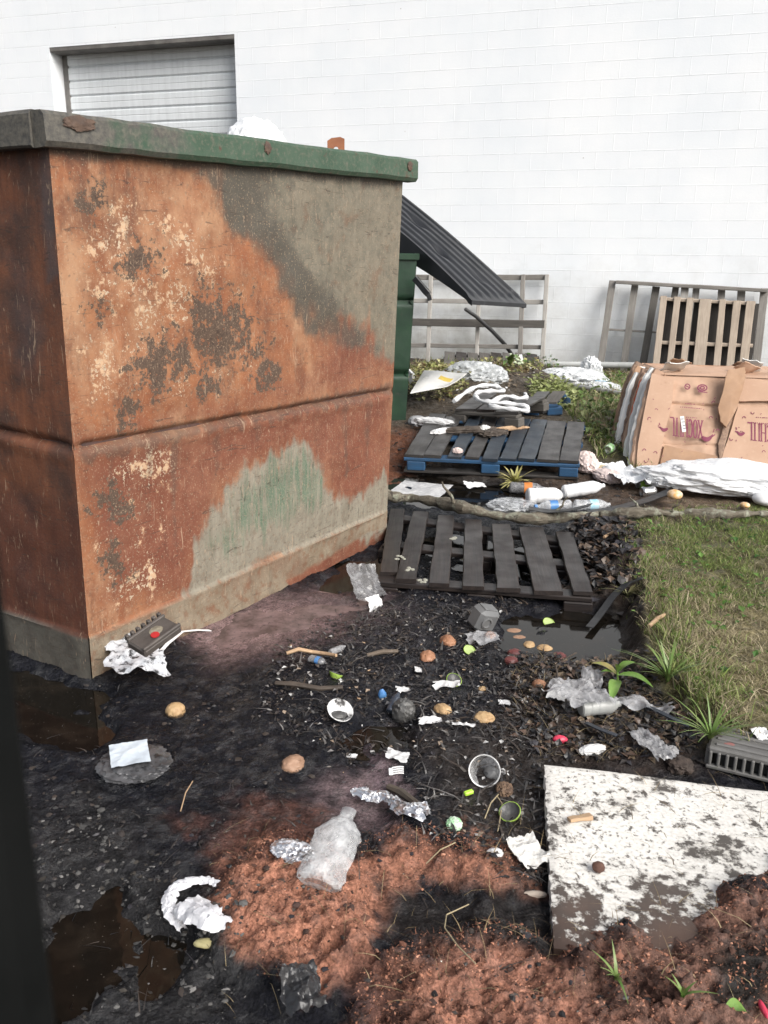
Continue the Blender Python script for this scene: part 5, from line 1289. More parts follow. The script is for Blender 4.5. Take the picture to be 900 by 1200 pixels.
# clear cup
p = place(571, 924); t = thing('plastic_cup', 'clear plastic cup tipped over with its mouth towards us', 'cup', p)
k = mpp(571, 924); r = 17.0*k
dcam = (Vector((0, 0, H))-p).normalized(); ax = Vector((-.25, -.80, .42)).normalized()
Mc = Matrix.Translation(p+Vector((0, .045, r*.72))-ax*.03) @ ax.to_track_quat('Z', 'Y').to_matrix().to_4x4()
CUPM = simple('clear_cup_plastic', (.70, .70, .70), (.5, .5, .5), .15, 12, .1, alpha=.30, dirt=.12, dirtc=(.06, .05, .045))
m = MB(); m.lathe([(r*.70, -.045), (r*.75, -.02), (r*.84, .02), (r*.95, .052), (r, .058)], Mc, 32, .02); m.build('wall', CUPM, t)
m = MB(); m.lathe([(r*.97, .056), (r*1.04, .055), (r*1.06, .060), (r*1.03, .064), (r*.97, .062), (r*.97, .056)], Mc, 36, .015); m.build('lip', simple('clear_lip', (.72, .72, .72), None, .2, 10, .05), t)
m = MB(); m.lathe([(0, -.043), (r*.68, -.043), (r*.70, -.046), (0, -.047)], Mc, 24); m.build('bottom', CLEARD, t)
m = MB(); m.lump(Mc @ Vector((.01, -.012, -.02)), (r*.45, r*.5, .016), 5, .3, 2, 3); m.build('grey_scrap', GREYP, t)
# soil corner right: wrapped bottle, straps, wrappers
t = bottle('grey square bottle wrapped in dirty film, lying on brown soil by the board', 703, 838, .150, .030, R_(12), simple('frosted_grey_bottle', (.33, .34, .33), (.25, .255, .25), .35, 10, .2, dirt=.12, dirtc=(.1, .09, .08)), None, None, 0, .06, 0, .01)
sheety('plastic_film', 'crumpled grey film draped over the left end of the wrapped bottle', 'plastic film', 677, 832, 56, 60, FILM, .26, 1.1, .4, (0, .1), .4, dz=.55)
sheety('plastic_film', 'twisted clear grey film trailing right of the wrapped bottle', 'plastic film', 752, 838, 60, 26, FILM, .2, 1.2, -.35, (0, 0), .5)
sheety('plastic_film', 'grey film strip hanging toward the white board', 'plastic film', 764, 880, 26, 58, FILM, .25, 1.2, .3, (0, 0), .4)
sheety('plastic_film', 'brownish grey torn film above the wrapped bottle', 'plastic film', 692, 806, 24, 40, FILM, .3, 1.1, -.3, (.3, 0), .4)
sheety('wrapper', 'clear wrapper scrap with a pink edge left of the wrapped bottle', 'wrapper', 655, 820, 32, 22, DIRTYW, .25, 1.1, .3, (.1, 0), .5)
lumpy('plastic_scrap', 'small bright pink scrap above the top left of the white board', 'plastic scrap', 656, 869, 14, 9, 9, PINKM, .3, 2, 3)
lumpy('plastic_wrapper', 'twisted white wrapper just above the white board', 'wrapper', 694, 881, 28, 12, 10, DIRTYW, .3, 2.4, 4, .3)
lumpy('crumpled_bag', 'small crumpled grey bag near the grey grille crate', 'plastic bag', 786, 886, 14, 12, 15, FILM, .3, 2.6, 4)
lumpy('stone', 'brown flat stone at the top edge of the white board', 'stone', 797, 901, 26, 26, 16, simple('brown_stone', (.060, .042, .033), (.035, .026, .022), .8, 30, .6, .006), .5, 1.6, 4, ridged=False)
def strap(label, pts, w_, mat, lift=.02):
    m = MB(); P_ = [place(*v)+Vector((0, 0, lift)) for v in pts]; fine = []
    for i in range(len(P_)-1):
        for k in range(5): fine.append(P_[i].lerp(P_[i+1], k/5))
    fine.append(P_[-1])
    for _ in range(3): fine = [fine[0]]+[(fine[i-1]+fine[i]*2+fine[i+1])/4 for i in range(1, len(fine)-1)]+[fine[-1]]
    m.sweep(fine, (0, 0, 1), [[(-w_/2, -.002), (w_/2, -.002), (w_/2, .002), (-w_/2, .002)]]*len(fine)); o = m.build('strap', mat, None, P_[len(P_)//2]); return tag(o, label, 'strap')
STRAPB = simple('blue_black_strap', (.022, .026, .036), (.035, .04, .05), .4, 10, .1)
strap('blue black strap running from the wrapped bottle to the grey grille crate', [(748, 836), (765, 842), (785, 852), (806, 862)], .018, STRAPB, .035)
strap('short blue black strap under the wrapped bottle', [(686, 855), (703, 863), (722, 870)], .016, STRAPB, .025)
strap('black rubber strip bending from the grass into the puddle', [(690, 744), (703, 728), (718, 706), (734, 692), (752, 686)], .032, RUBBER, .035)
strap('wide black rubber strip beside the branch, left of the white sheeting', [(690, 610), (725, 604), (755, 596), (780, 586), (804, 574)], .065, RUBBER, .05)
strap('dark flat strip lying over the far corner of the black pallet', [(618, 621), (640, 625), (665, 624), (690, 618)], .07, simple('grey_black_strip', (.05, .05, .05), (.03, .03, .03), .5, 10, .2), .13)
# grille crate at the right edge
t = thing('grille_crate', 'grey plastic grille crate with slotted sides at the grass edge beside the white board', 'crate', place(880, 912))
a, b = place(822, 900), place(905, 922); d = (b-a); d.z = 0; d.normalize(); nv_ = Vector((-d.y, d.x, 0)); Rg = Matrix((d, nv_, Vector((0, 0, 1)))).transposed()
c = a+d*.21+nv_*.085+Vector((0, 0, .045))
m = MB(); m.box(c+Vector((0, 0, .018)), (.40, .155, .022), Rg, .006); m.build('deck', TRAYM, t)
for k in range(4):
    m = MB(); m.box(c+Vector((0, 0, .031))+nv_*(-.055+.037*k), (.36, .012, .008), Rg, .003); m.build('deck_rib', TRAYM, t)
for k in range(17):
    m = MB(); m.box(c+d*(-.19+.0237*k)-nv_*.077+Vector((0, 0, -.012)), (.010, .014, .058), Rg, .003); m.build('side_bar', TRAYM, t)
for k in range(6):
    m = MB(); m.box(c-d*.198+nv_*(-.065+.026*k)+Vector((0, 0, -.012)), (.014, .011, .058), Rg, .003); m.build('end_bar', TRAYM, t)
m = MB(); m.box(c+Vector((0, 0, -.034))-nv_*.077, (.40, .02, .012), Rg, .003); m.build('bottom_rail', TRAYM, t)
m = MB(); m.box(c+Vector((0, 0, -.015)), (.36, .13, .05), Rg, .01); m.build('core', simple('void_shade', (.03, .03, .03), None, .7), t)  # dark block stands for the shade in the hollow behind the bars
lumpy('red_scrap', 'faded red sticker scrap on top of the grey grille crate', 'scrap', 852, 891, 13, 9, 3, simple('faded_red', (.30, .12, .11), (.2, .1, .09), .6, 30), .3, 2, 3, dz=.05)
sheety('paper_tissue', 'white paper scrap in the grass right of the grey grille crate', 'paper', 893, 868, 20, 22, DIRTYW, .25, 1, .2, (.2, 0), .3)
# ================================================================== flaking white board
zt_ = .062
A0, B0, C0 = gz(638, 895, zt_), gz(649, 1108, zt_), gz(905, 926, zt_)
d1 = (B0-A0); d2 = (C0-A0).normalized(); d1n = d1.normalized()
WBX = .92
N = NT('flaking_white_paint'); co = N.coord('pc'); n = N.noise(co, 26, 8, .7); nb = N.noise(co, 5, 5, .6); nf = N.noise(co, 85, 5, .65)
white = N.mix(N.step(nf, .4, .65), (.74, .72, .68), (.55, .53, .49)); white = N.mix(N.step(nb, .5, .7, 0., .5), white, (.42, .39, .34))
sx, sy, sz = N.sepv(co)
edge = N.step(N.mth('ADD', sy, N.mth('MULTIPLY', sx, .12)), .44, .74)       # more mud towards the near edge
v = N.mth('ADD', N.mth('ADD', n, N.mth('MULTIPLY', N.mth('SUBTRACT', nb, .5), .85)), N.mth('MULTIPLY', edge, .20))
f = N.step(v, .53, .615); f2 = N.step(N.mth('ADD', nf, N.mth('MULTIPLY', N.mth('SUBTRACT', n, .5), .8)), .60, .64)
f = N.mth('MAXIMUM', f, N.mth('MULTIPLY', f2, .9))
c = N.mix(f, white, N.mix(edge, N.mix(nf, (.045, .040, .036), (.12, .105, .092)), N.mix(N.step(nb, .4, .6), (.04, .032, .028), (.10, .055, .038))))
N.set(Base_Color=c, Roughness=.6); N.bump(N.mth('ADD', N.mth('MULTIPLY', f, -1.), N.mth('MULTIPLY', nf, .3)), .5, .004); BOARD = N.m
wb = thing('painted_board', 'big flaking white painted board lying flat at the lower right, red fibre on it', 'board', A0+d2*.4+d1*.5-Vector((0, 0, zt_)))
nuu, nvv = 70, 60; V = []; PC = []
for j in range(nvv):
    for i in range(nuu):
        a, b = i/(nuu-1)*WBX, j/(nvv-1)
        ln = d1.length
        e_ = min(i, nuu-1-i, j, nvv-1-j)
        jx = random.uniform(-.003, .003) if e_ == 0 else 0
        p_ = A0+d2*(a+jx)+d1*b+Vector((0, 0, .003*math.sin(a*9+b*5)-(.004 if e_ == 0 else 0)))
        V.append(p_); PC.append((a, b*ln, 0))
n0 = len(V)
m = MB(); Fc = [(j*nuu+i, j*nuu+i+1, (j+1)*nuu+i+1, (j+1)*nuu+i) for j in range(nvv-1) for i in range(nuu-1)]
ring = [i for i in range(nuu)]+[j*nuu+nuu-1 for j in range(1, nvv)]+[(nvv-1)*nuu+i for i in range(nuu-2, -1, -1)]+[j*nuu for j in range(nvv-2, 0, -1)]
for r_ in ring: V.append(Vector(V[r_])-Vector((0, 0, .040))); PC.append((PC[r_][0], PC[r_][1], -.04))
Fc += [(ring[k], ring[(k+1) % len(ring)], n0+(k+1) % len(ring), n0+k) for k in range(len(ring))]
m.add(V, Fc, PC); m.build('panel', BOARD, wb, angle=40)
def onboard(px, py): return gz(px, py, zt_+.002)
m = MB(); p = onboard(678, 962); m.plank(p+Vector((-.028, -.006, .008)), p+Vector((.035, .012, .006)), (0, .2, 1), .022, .012, 5, .003); o = m.build('wood_chip', STICK, None, p); tag(o, 'pale splintered wood chip on the white board', 'wood chip')
p = onboard(701, 1020); m = MB(); m.lump(p+Vector((0, 0, .010)), (.014, .013, .012), 4, .25, 3, 3); o = m.build('clod', simple('brown_clod', (.12, .06, .04), (.08, .04, .03), .9, 40, .5), None, p); tag(o, 'small round brown clod sitting on the white board', 'clod')
# ================================================================== litter farther back
def zlift(p, z): p = p.copy(); p.z += z; return p
bottle('white milk jug bottle lying left of the long white bottle behind the branch', 640, 588, .26, .050, R_(8), simple('milky_plastic', (.78, .78, .78), (.66, .66, .67), .35, 8, .1), None, None, 0, .08)
bottle('long white plastic bottle slanting behind the branch', 684, 584, .30, .042, R_(14), simple('milky_plastic_2', (.74, .75, .76), (.62, .63, .65), .3, 9, .1), None, None, 0, .1, .1, .03)
bottle('clear water bottle with a blue label lying against the branch, left one', 648, 598, .23, .034, R_(190), CLEAR, BLUEL, BLUEL, 0, .1)
bottle('clear water bottle with a pale blue label lying against the branch, right one', 694, 597, .24, .034, R_(8), CLEAR, None, simple('pale_blue_label', (.25, .50, .62), (.5, .62, .68), .4, 12), 0, .12)
bottle('clear bottle with an orange band beside the pineapple crown', 618, 577, .24, .036, R_(-6), CLEARD, None, simple('orange_band', (.65, .22, .05), None, .4), 0, .1)
lumpy('plastic_bag', 'crumpled clear white bag at the near puddle shore left of the bottles', 'plastic bag', 600, 595, 48, 40, 12, CLEAR, .35, 3, 4)
sheety('newspaper', 'wet printed newspaper sheet at the left end of the branch', 'newspaper', 492, 577, 62, 70, simple('wet_newsprint', (.62, .62, .62), (.40, .40, .41), .5, 40, .1), .03, 1, -.35, (0, 0), .06, dz=.5)
sheety('foam_scrap', 'white foam scrap floating in the far puddle', 'plastic scrap', 556, 572, 22, 26, CLEANW, .15, 1, .1, (0, 0), .25)
# pineapple crown
p = place(600, 573); t = thing('pineapple_crown', 'spiky yellow green pineapple crown by the far puddle', 'pineapple crown', p)
PIN = simple('pineapple_leaf', (.26, .26, .08), (.42, .36, .16), .55, 14, .2)
random.seed(3)
for k in range(34):
    a = random.uniform(0, 2*math.pi); el_ = random.uniform(.1, 1.25); L = random.uniform(.11, .20)
    d = Vector((math.cos(a)*math.cos(el_)-.25, math.sin(a)*math.cos(el_), math.sin(el_))).normalized(); side = d.cross(Vector((0, 0, 1))).normalized()
    V = []; w_ = .013
    for i in range(6):
        q = i/5; c = p+Vector((.02, 0, .04))+d*L*q+Vector((0, 0, -.05*q*q)); ww = w_*(1-q**1.6)+.0008
        V += [c+side*ww+Vector((0, 0, ww*.4)), c, c-side*ww+Vector((0, 0, ww*.4))]
    m = MB(); m.add(V, [f for i in range(5) for f in ((3*i, 3*i+1, 3*i+4, 3*i+3), (3*i+1, 3*i+2, 3*i+5, 3*i+4))]); m.build('leaf', PIN, t)
can('yellow and silver drink can among pink crumpled papers', 702, 553, R_(-65), CANY, crush=.08)
can('bright green drink can left of the white sheeting', 755, 571, R_(200), CANG, crush=.2)
can('silver crushed can below the green drink can', 759, 581, R_(15), ALU, crush=.35, L=.10)
can('green and white crushed can in the weeds by the bale foot', 714, 530, R_(60), simple('green_white_can', (.2, .5, .12), (.6, .65, .58), .35, 22), crush=.3)
for (x, y, w_, d_, h_, lb, mt) in ((687, 549, 26, 40, 18, 'crumpled pinkish paper left of the yellow can', PINKW), (713, 561, 30, 44, 14, 'crumpled pinkish paper right of the yellow can', PINKW), (686, 540, 20, 20, 14, 'small wet pinkish tissue at the corner of the blue pallet', PINKW)):
    lumpy('crumpled_paper', lb, 'paper', x, y, w_, d_, h_, mt, .22, 2.2, 5)
sheety('plastic_bag', 'flat white plastic bag left of the green drink can', 'plastic bag', 731, 566, 40, 90, WHITEP, .25, 1.2, .2, (0, 0), .35)
lumpy('orange_cup', 'small orange and white cup lying on the branch', 'cup', 789, 595, 16, 18, 11, ORCUP, .08, 1.4, 3, dz=.07)
lumpy('plastic_disc', 'yellow orange bottle top beyond the branch at the right', 'cap', 872, 599, 10, 12, 6, ORCUP, .08, 1.4, 3, dz=.03)
lumpy('white_cup', 'white foam cup lying beyond the branch at the right frame edge', 'cup', 896, 594, 26, 30, 14, CLEANW, .06, 1.3, 4, dz=.03)
# white sheeting before the bale
m = MB(); k = mpp(840, 562)
ps = [place(x, y) for x, y in ((770, 563), (800, 564), (835, 566), (870, 570), (905, 574), (940, 578))]
c = place(845, 566); Rsh = Euler((0, 0, math.atan2((ps[-1]-ps[0]).y, (ps[-1]-ps[0]).x)))
c = gz(850, 566, .10)
m.lump(c+Vector((.02, 0, .03)), (.56, .20, .115), 8, .34, 1.9, 6, False, .6, Rsh); m.lump(gz(890, 574, .09)+Vector((.1, 0, .0)), (.46, .16, .075), 9, .36, 2.2, 6, False, .6, Rsh); m.lump(gz(790, 561, .10), (.20, .14, .08), 12, .36, 2.2, 5, False, .6, Rsh)
o = m.build('plastic_sheeting', simple('white_cloudy_sheeting', (.76, .77, .78), (.64, .65, .67), .32, 9, .5, .012), None, c); tag(o, 'long heap of white plastic sheeting on the grass before the cardboard bale', 'plastic sheeting')
# back heap: sheets, bag, straps
def raised(px, py, z): return gz(px, py, z)
CARTON = simple('white_printed_card', (.66, .66, .64), (.56, .56, .55), .6, 5, .1, dirt=.1, dirtc=(.32, .29, .24))
t = thing('white_carton', 'flattened white carton with a yellow stripe behind the green dumpster corner', 'carton', gz(510, 450, .2))
q = [gz(481, 460, .42), gz(524, 452, .43), gz(547, 437, .50), gz(497, 434, .50)]
def cartonpt(u, v, o=0): return bil(q, u, v)+Vector((0, 0, o+.03*math.sin(u*6)*math.sin(v*3)))
def cartonmesh(u0, u1, v0, v1, o, n=10, thick=.01):
    m = MB(); V = [cartonpt(u0+(u1-u0)*i/(n-1), v0+(v1-v0)*j/(n-1), o) for j in range(n) for i in range(n)]; N_ = len(V); V += [v-Vector((0, 0, thick)) for v in V]
    Fq = [(j*n+i, j*n+i+1, (j+1)*n+i+1, (j+1)*n+i) for j in range(n-1) for i in range(n-1)]; Fq += [tuple(N_+k for k in f) for f in Fq]
    ring = [i for i in range(n)]+[j*n+n-1 for j in range(1, n)]+[(n-1)*n+i for i in range(n-2, -1, -1)]+[j*n for j in range(n-2, 0, -1)]
    Fq += [(ring[k], ring[(k+1) % len(ring)], N_+ring[(k+1) % len(ring)], N_+ring[k]) for k in range(len(ring))]
    m.add(V, Fq); return m
cartonmesh(0, 1, 0, 1, 0).build('sheet', CARTON, t)
cartonmesh(.50, .80, .55, .72, .004, 6, .003).build('yellow_stripe', simple('yellow_print', (.65, .48, .08), None, .6), t)
cartonmesh(.12, .30, .45, .60, .004, 6, .003).build('printing', simple('grey_print_block', (.40, .40, .40), (.6, .6, .6), .6, 60), t)
m = MB(); m.box(raised(480, 452, .26), (.03, .25, .30), Euler((.1, .05, .2)), .004); o = m.build('foam_slab', CLEANW, None, raised(480, 456, .1)); tag(o, 'thin white slab standing beside the green dumpster corner', 'foam slab')
m = MB(); pb = gz(556, 443, .30); m.lump(pb, (.30, .22, .15), 7, .3, 2.4, 5); o = m.build('plastic_bag', simple('clear_grey_bag', (.55, .57, .58), (.38, .40, .41), .25, 10, .4, .01, alpha=.7), None, pb); tag(o, 'grey clear plastic bag right of the white carton', 'plastic bag')
m = MB()
loop = [(532, 470, .42), (545, 460, .46), (558, 453, .48), (572, 451, .48), (584, 453, .46), (592, 459, .43), (575, 458, .46), (562, 459, .46), (555, 463, .45), (562, 470, .42), (580, 472, .42), (600, 473, .41), (618, 476, .40), (620, 482, .36), (606, 480, .38), (588, 478, .39), (570, 475, .40), (590, 463, .44), (606, 467, .42), (618, 466, .42), (615, 461, .42)]
Pl = [gz(a, b, z) for a, b, z in loop]; fine = []
for i in range(len(Pl)-1):
    for k in range(6): fine.append(Pl[i].lerp(Pl[i+1], k/6))
for _ in range(4): fine = [fine[0]]+[(fine[i-1]+fine[i]*2+fine[i+1])/4 for i in range(1, len(fine)-1)]+[fine[-1]]
m.tube(fine, [.017+.005*math.sin(i*.9) for i in range(len(fine))], 8, wob=.15); o = m.build('plastic_strap_loop', simple('white_woven_strap', (.66, .67, .68), (.55, .56, .57), .5, 12, .3), None, Pl[8]); tag(o, 'looped rope of white plastic film on the broken dark pallet', 'rope')
for (x, y, w_, d_, h_, lb) in ((672, 446, 60, 60, 22, 'big white crumpled plastic film in the weeds below the long pale pipe'), (692, 438, 20, 30, 30, 'upright fold of white film right of the heap of film'), (706, 456, 34, 44, 12, 'thin white film scrap beside the cardboard bale'), (655, 440, 34, 50, 12, 'clear white film bit at the left end of the pale pipe')):
    p = gz(x, y, .22); k_ = (p-Vector((0, 0, H))).length/F; m = MB(); m.lump(p, (w_*k_/2, d_*k_/2, h_*k_/2), ns(), .45, 2.8, 5); o = m.build('plastic_film', simple('milky_film', (.72, .73, .74), (.58, .60, .61), .3, 8, .5, .012, alpha=.8), None, p); tag(o, lb, 'plastic film')
p = gz(707, 448, .26); m = MB(); m.box(p, (.16, .10, .012), Euler((.1, .05, -.1)), .003); o = m.build('blue_scrap', simple('light_blue_plastic', (.12, .38, .62), None, .4), None, p); tag(o, 'light blue plastic scrap between the white films and the bale', 'plastic scrap')
# scraps on the blue pallet
def onbp(u, v): return bil(BQ, u, v)+Vector((0, 0, .015))
for (u, v, sx, sy, sz, lb, mt, rot) in ((.16, .55, .10, .03, .02, 'white twisted rag at the left of the blue pallet', DIRTYW, .6), (.06, .78, .13, .04, .025, 'dirty white film on the far left boards of the blue pallet', DIRTYW, -.4), (.40, .62, .04, .05, .03, 'white paper tuft in the middle of the blue pallet', PAPERW, 0), (.33, .60, .20, .05, .025, 'brown wet leaf litter across the blue pallet', STICKD, .1), (.46, .55, .10, .07, .025, 'brown rotten scrap right of the paper tuft on the blue pallet', STICKD, .5), (.56, .7, .12, .02, .015, 'tan twig scrap on the blue pallet', STICK, .3), (.30, .1, .03, .03, .02, 'pinkish crumb at the near edge of the blue pallet', PINKW, 0)):
    p = onbp(u, v); m = MB(); m.lump(p, (sx, sy, sz), ns(), .5, 2.8, 4, R=Euler((0, 0, rot))); o = m.build('food_scrap' if mt in (STICKD, STICK) else 'wet_rag', mt, None, p); tag(o, lb, 'scrap')
lumpy('silver_cup', 'silver grey crushed cup by the green dumpster foot', 'cup', 489, 497, 20, 26, 12, simple('dull_silver', (.40, .40, .41), (.25, .25, .26), .35, 14, .2), .2, 2, 4)
random.seed(31)
# flakes of lichen and foam on the black pallet
for (x, y, lb, w_) in ((471, 653, 'pale crumbly flakes on the left boards of the black pallet', 14), (480, 667, 'pale flake patch near the front left of the black pallet', 8), (495, 681, 'pale crumbs at the front edge of the black pallet', 9), (531, 631, 'pale crumb near the back of the black pallet third board', 6)):
    p = gz(x, y, .115); k_ = (p-Vector((0, 0, H))).length/F; m = MB()
    for q in range(7): m.lump(p+Vector((random.uniform(-1, 1)*w_*k_*.5, random.uniform(-1, 1)*w_*k_*.6, 0)), (.008, .008, .004), ns(), .4, 3, 2)
    o = m.build('foam_crumbs', simple('pale_foam_crumb', (.34, .34, .29), (.24, .24, .2), .8, 30), None, p); tag(o, lb, 'crumbs')
# near dark post at the left edge of the frame, out of focus
POSTM = simple('dark_painted_post', (.0035, .004, .004), (.005, .0055, .0055), .7, 20, .1, spec=.12)
r0 = Vector(ray(33, 940)); hd = math.hypot(r0.x, r0.y); r0 = r0/hd*.20
pe = Vector((r0.x, r0.y, 0)); lat_ = Vector((-pe.y, pe.x, 0)).normalized()
t = thing('steel_post', 'dark steel post close to the lens at the left edge, out of focus', 'post', (pe+lat_*.03))
m = MB(); rot = math.atan2(lat_.y, lat_.x); m.box(pe+lat_*.028+Vector((0, 0, 1.0)), (.056, .05, 2.0), Euler((0, 0, rot)), .006); m.build('shaft', POSTM, t)
m = MB(); m.box(pe+lat_*.028+Vector((0, 0, 2.006)), (.062, .056, .012), Euler((0, 0, rot)), .003); m.build('cap', POSTM, t)
# ================================================================== vegetation and loose matter
def fast_mesh(name, V, Fq, Cc, mat, smooth=False):
    me = bpy.data.meshes.new(name); me.from_pydata(V.tolist(), [], Fq)
    ca = me.color_attributes.new('Col', 'FLOAT_COLOR', 'POINT'); ca.data.foreach_set('color', np.concatenate([Cc, np.ones((len(Cc), 1))], 1).astype(np.float32).ravel())
    if smooth: me.shade_smooth()
    me.materials.append(mat); o = bpy.data.objects.new(name, me); COL.objects.link(o); return o
def colmat(name, rough=.7, trans=0., spec=.3):
    N = NT(name); c = N.attr('Col'); N.set(Base_Color=c, Roughness=rough, Specular_IOR_Level=spec)
    if trans:
        tb = N.n('ShaderNodeBsdfTranslucent'); N.lk(c, tb.inputs[0]); mx = N.n('ShaderNodeMixShader'); mx.inputs[0].default_value = trans
        N.t.links.new(N.b.outputs[0], mx.inputs[1]); N.t.links.new(tb.outputs[0], mx.inputs[2]); N.t.links.new(mx.outputs[0], N.out.inputs[0])
    return N.m
def scatter(poly, n, soft=10, wobk=20, dens=None, hz=None):
    g = [gz(a, min(max(b, 330), 1500)) for a, b in poly]
    x0, x1 = min(v.x for v in g), max(v.x for v in g); y0, y1 = min(v.y for v in g), max(v.y for v in g)
    X = []; Y = []; tot = 0
    for _ in range(40):
        x = RNG.uniform(x0, x1, n*2); y = RNG.uniform(y0, y1, n*2); px, py = proj(x, y, 0.)
        wb = n2(x, y, 6, 3, 77)*wobk
        pr = pmask(px, py, poly, soft, wb)
        if dens is not None: pr = pr*dens(x, y)
        k = RNG.uniform(0, 1, len(x)) < pr
        X.append(x[k]); Y.append(y[k]); tot += k.sum()
        if tot >= n: break
    x = np.concatenate(X)[:n]; y = np.concatenate(Y)[:n]
    px, py = proj(x, y, 0.); wet = np.zeros(len(x))
    for p in PUDDLES[:3]+FILMS: wet = np.maximum(wet, pmask(px, py, p, 8))
    k = RNG.uniform(0, 1, len(x)) > wet*.93; x = x[k]; y = y[k]
    z = np.concatenate([height(x[i:i+60000], y[i:i+60000], False) for i in range(0, len(x), 60000)]) if hz is None else hz(x, y)
    return x, y, z
def blades(x, y, z, hmin, hmax, w0, pal, lean=.6, seg=3):
    n = len(x); a = RNG.uniform(0, 2*np.pi, n); ln = RNG.uniform(.15, 1, n)**1.0*lean; h = RNG.uniform(hmin, hmax, n)*RNG.uniform(.6, 1, n)
    w = w0*RNG.uniform(.6, 1.3, n); ca, sa = np.cos(a), np.sin(a)
    fa = RNG.uniform(0, 2*np.pi, n); sx, sy = np.cos(fa), np.sin(fa)
    rows = []
    for i in range(seg+1):
        q = i/seg; r = ln*h*q**1.6; zz = h*(q-.38*np.minimum(ln, 1.3)*q*q); ww = w*(1-q**1.5)
        cx, cy, cz = x+ca*r, y+sa*r, z-.004+zz
        if i < seg: rows.append(np.stack([cx-sx*ww, cy-sy*ww, cz], 1)); rows.append(np.stack([cx+sx*ww, cy+sy*ww, cz], 1))
        else: rows.append(np.stack([cx, cy, cz], 1))
    V = np.stack(rows, 1); m = V.shape[1]; V = V.reshape(-1, 3)
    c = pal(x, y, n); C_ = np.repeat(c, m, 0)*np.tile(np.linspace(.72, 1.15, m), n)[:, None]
    b = np.arange(n)*m; F_ = []
    for i in range(seg-1): F_.append(np.stack([b+2*i, b+2*i+1, b+2*i+3, b+2*i+2], 1))
    T_ = np.stack([b+2*seg-2, b+2*seg-1, b+2*seg], 1)
    return V, [tuple(f) for F in F_ for f in F.tolist()]+[tuple(f) for f in T_.tolist()], C_
def merge(parts):
    V = []; Fq = []; Cc = []; o = 0
    for v, f, c in parts:
        V.append(v); Cc.append(c); Fq += [tuple(i+o for i in q) for q in f] if o else f; o += len(v)
    return np.concatenate(V), Fq, np.concatenate(Cc)
G1, G2, G3 = np.array([.195, .262, .070]), np.array([.290, .325, .125]), np.array([.125, .190, .055])
S1, S2, S3 = np.array([.50, .43, .29]), np.array([.38, .33, .21]), np.array([.24, .20, .13])
def pal_grass(dry=0.):
    def f(x, y, n):
        t = np.clip(.5+.9*n2(x, y, 2.2, 3, 50)+RNG.normal(0, .28, n)-dry, 0, 1)
        px, py = proj(x, y, .08)
        t = np.clip(t-.38*pmask(px, py, [(800, 690), (900, 690), (1200, 720), (1200, 860), (880, 850), (800, 780)], 30, np.zeros(n)) + .35*pmask(px, py, [(820, 600), (880, 610), (870, 690), (800, 650)], 20, np.zeros(n)), 0, 1)
        u = RNG.uniform(0, 1, n)
        g = np.where((u < .4)[:, None], G1, np.where((u < .75)[:, None], G2, G3)); s = np.where((u < .35)[:, None], S1, np.where((u < .7)[:, None], S2, S3))
        k = (RNG.uniform(0, 1, n) < t)[:, None]
        return np.where(k, g, s)*RNG.uniform(.65, 1.25, n)[:, None]
    return f
GRASSM = colmat('grass_blade', .6, .35)
gp = [(742, 618), (735, 650), (742, 700), (750, 752), (775, 800), (812, 850), (850, 882), (1000, 915), (1250, 880), (1250, 600), (1000, 602), (900, 614), (800, 616)]
def cl(x, y): return np.clip(.32+1.7*n2(x, y, 4.2, 3, 61)+.7*n2(x, y, 16, 2, 62), .02, 1)
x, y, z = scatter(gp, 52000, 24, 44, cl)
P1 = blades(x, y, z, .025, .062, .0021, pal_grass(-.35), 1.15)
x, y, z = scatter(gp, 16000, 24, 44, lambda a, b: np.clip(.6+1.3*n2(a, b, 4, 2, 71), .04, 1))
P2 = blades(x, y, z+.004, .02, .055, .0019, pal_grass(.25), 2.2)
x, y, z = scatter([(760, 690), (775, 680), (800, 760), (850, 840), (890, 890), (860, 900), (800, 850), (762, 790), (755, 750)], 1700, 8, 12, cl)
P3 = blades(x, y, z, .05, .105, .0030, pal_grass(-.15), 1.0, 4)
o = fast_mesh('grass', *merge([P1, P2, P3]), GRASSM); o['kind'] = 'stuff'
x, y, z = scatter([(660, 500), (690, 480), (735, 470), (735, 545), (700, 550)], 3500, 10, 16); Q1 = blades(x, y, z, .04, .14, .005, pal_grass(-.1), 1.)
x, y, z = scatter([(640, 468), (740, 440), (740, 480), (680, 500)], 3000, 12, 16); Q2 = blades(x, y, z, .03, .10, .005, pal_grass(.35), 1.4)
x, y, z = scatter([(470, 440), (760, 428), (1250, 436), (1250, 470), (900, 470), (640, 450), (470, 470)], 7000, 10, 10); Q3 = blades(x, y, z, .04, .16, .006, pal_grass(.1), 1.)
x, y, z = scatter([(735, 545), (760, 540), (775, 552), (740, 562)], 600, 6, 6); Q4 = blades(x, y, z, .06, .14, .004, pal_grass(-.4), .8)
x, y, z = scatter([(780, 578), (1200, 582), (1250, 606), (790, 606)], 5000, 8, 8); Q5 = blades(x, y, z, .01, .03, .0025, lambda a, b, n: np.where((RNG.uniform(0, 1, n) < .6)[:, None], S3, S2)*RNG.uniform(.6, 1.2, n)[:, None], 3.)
o = fast_mesh('weeds', *merge([Q1, Q2, Q3, Q4, Q5]), GRASSM); o['kind'] = 'stuff'
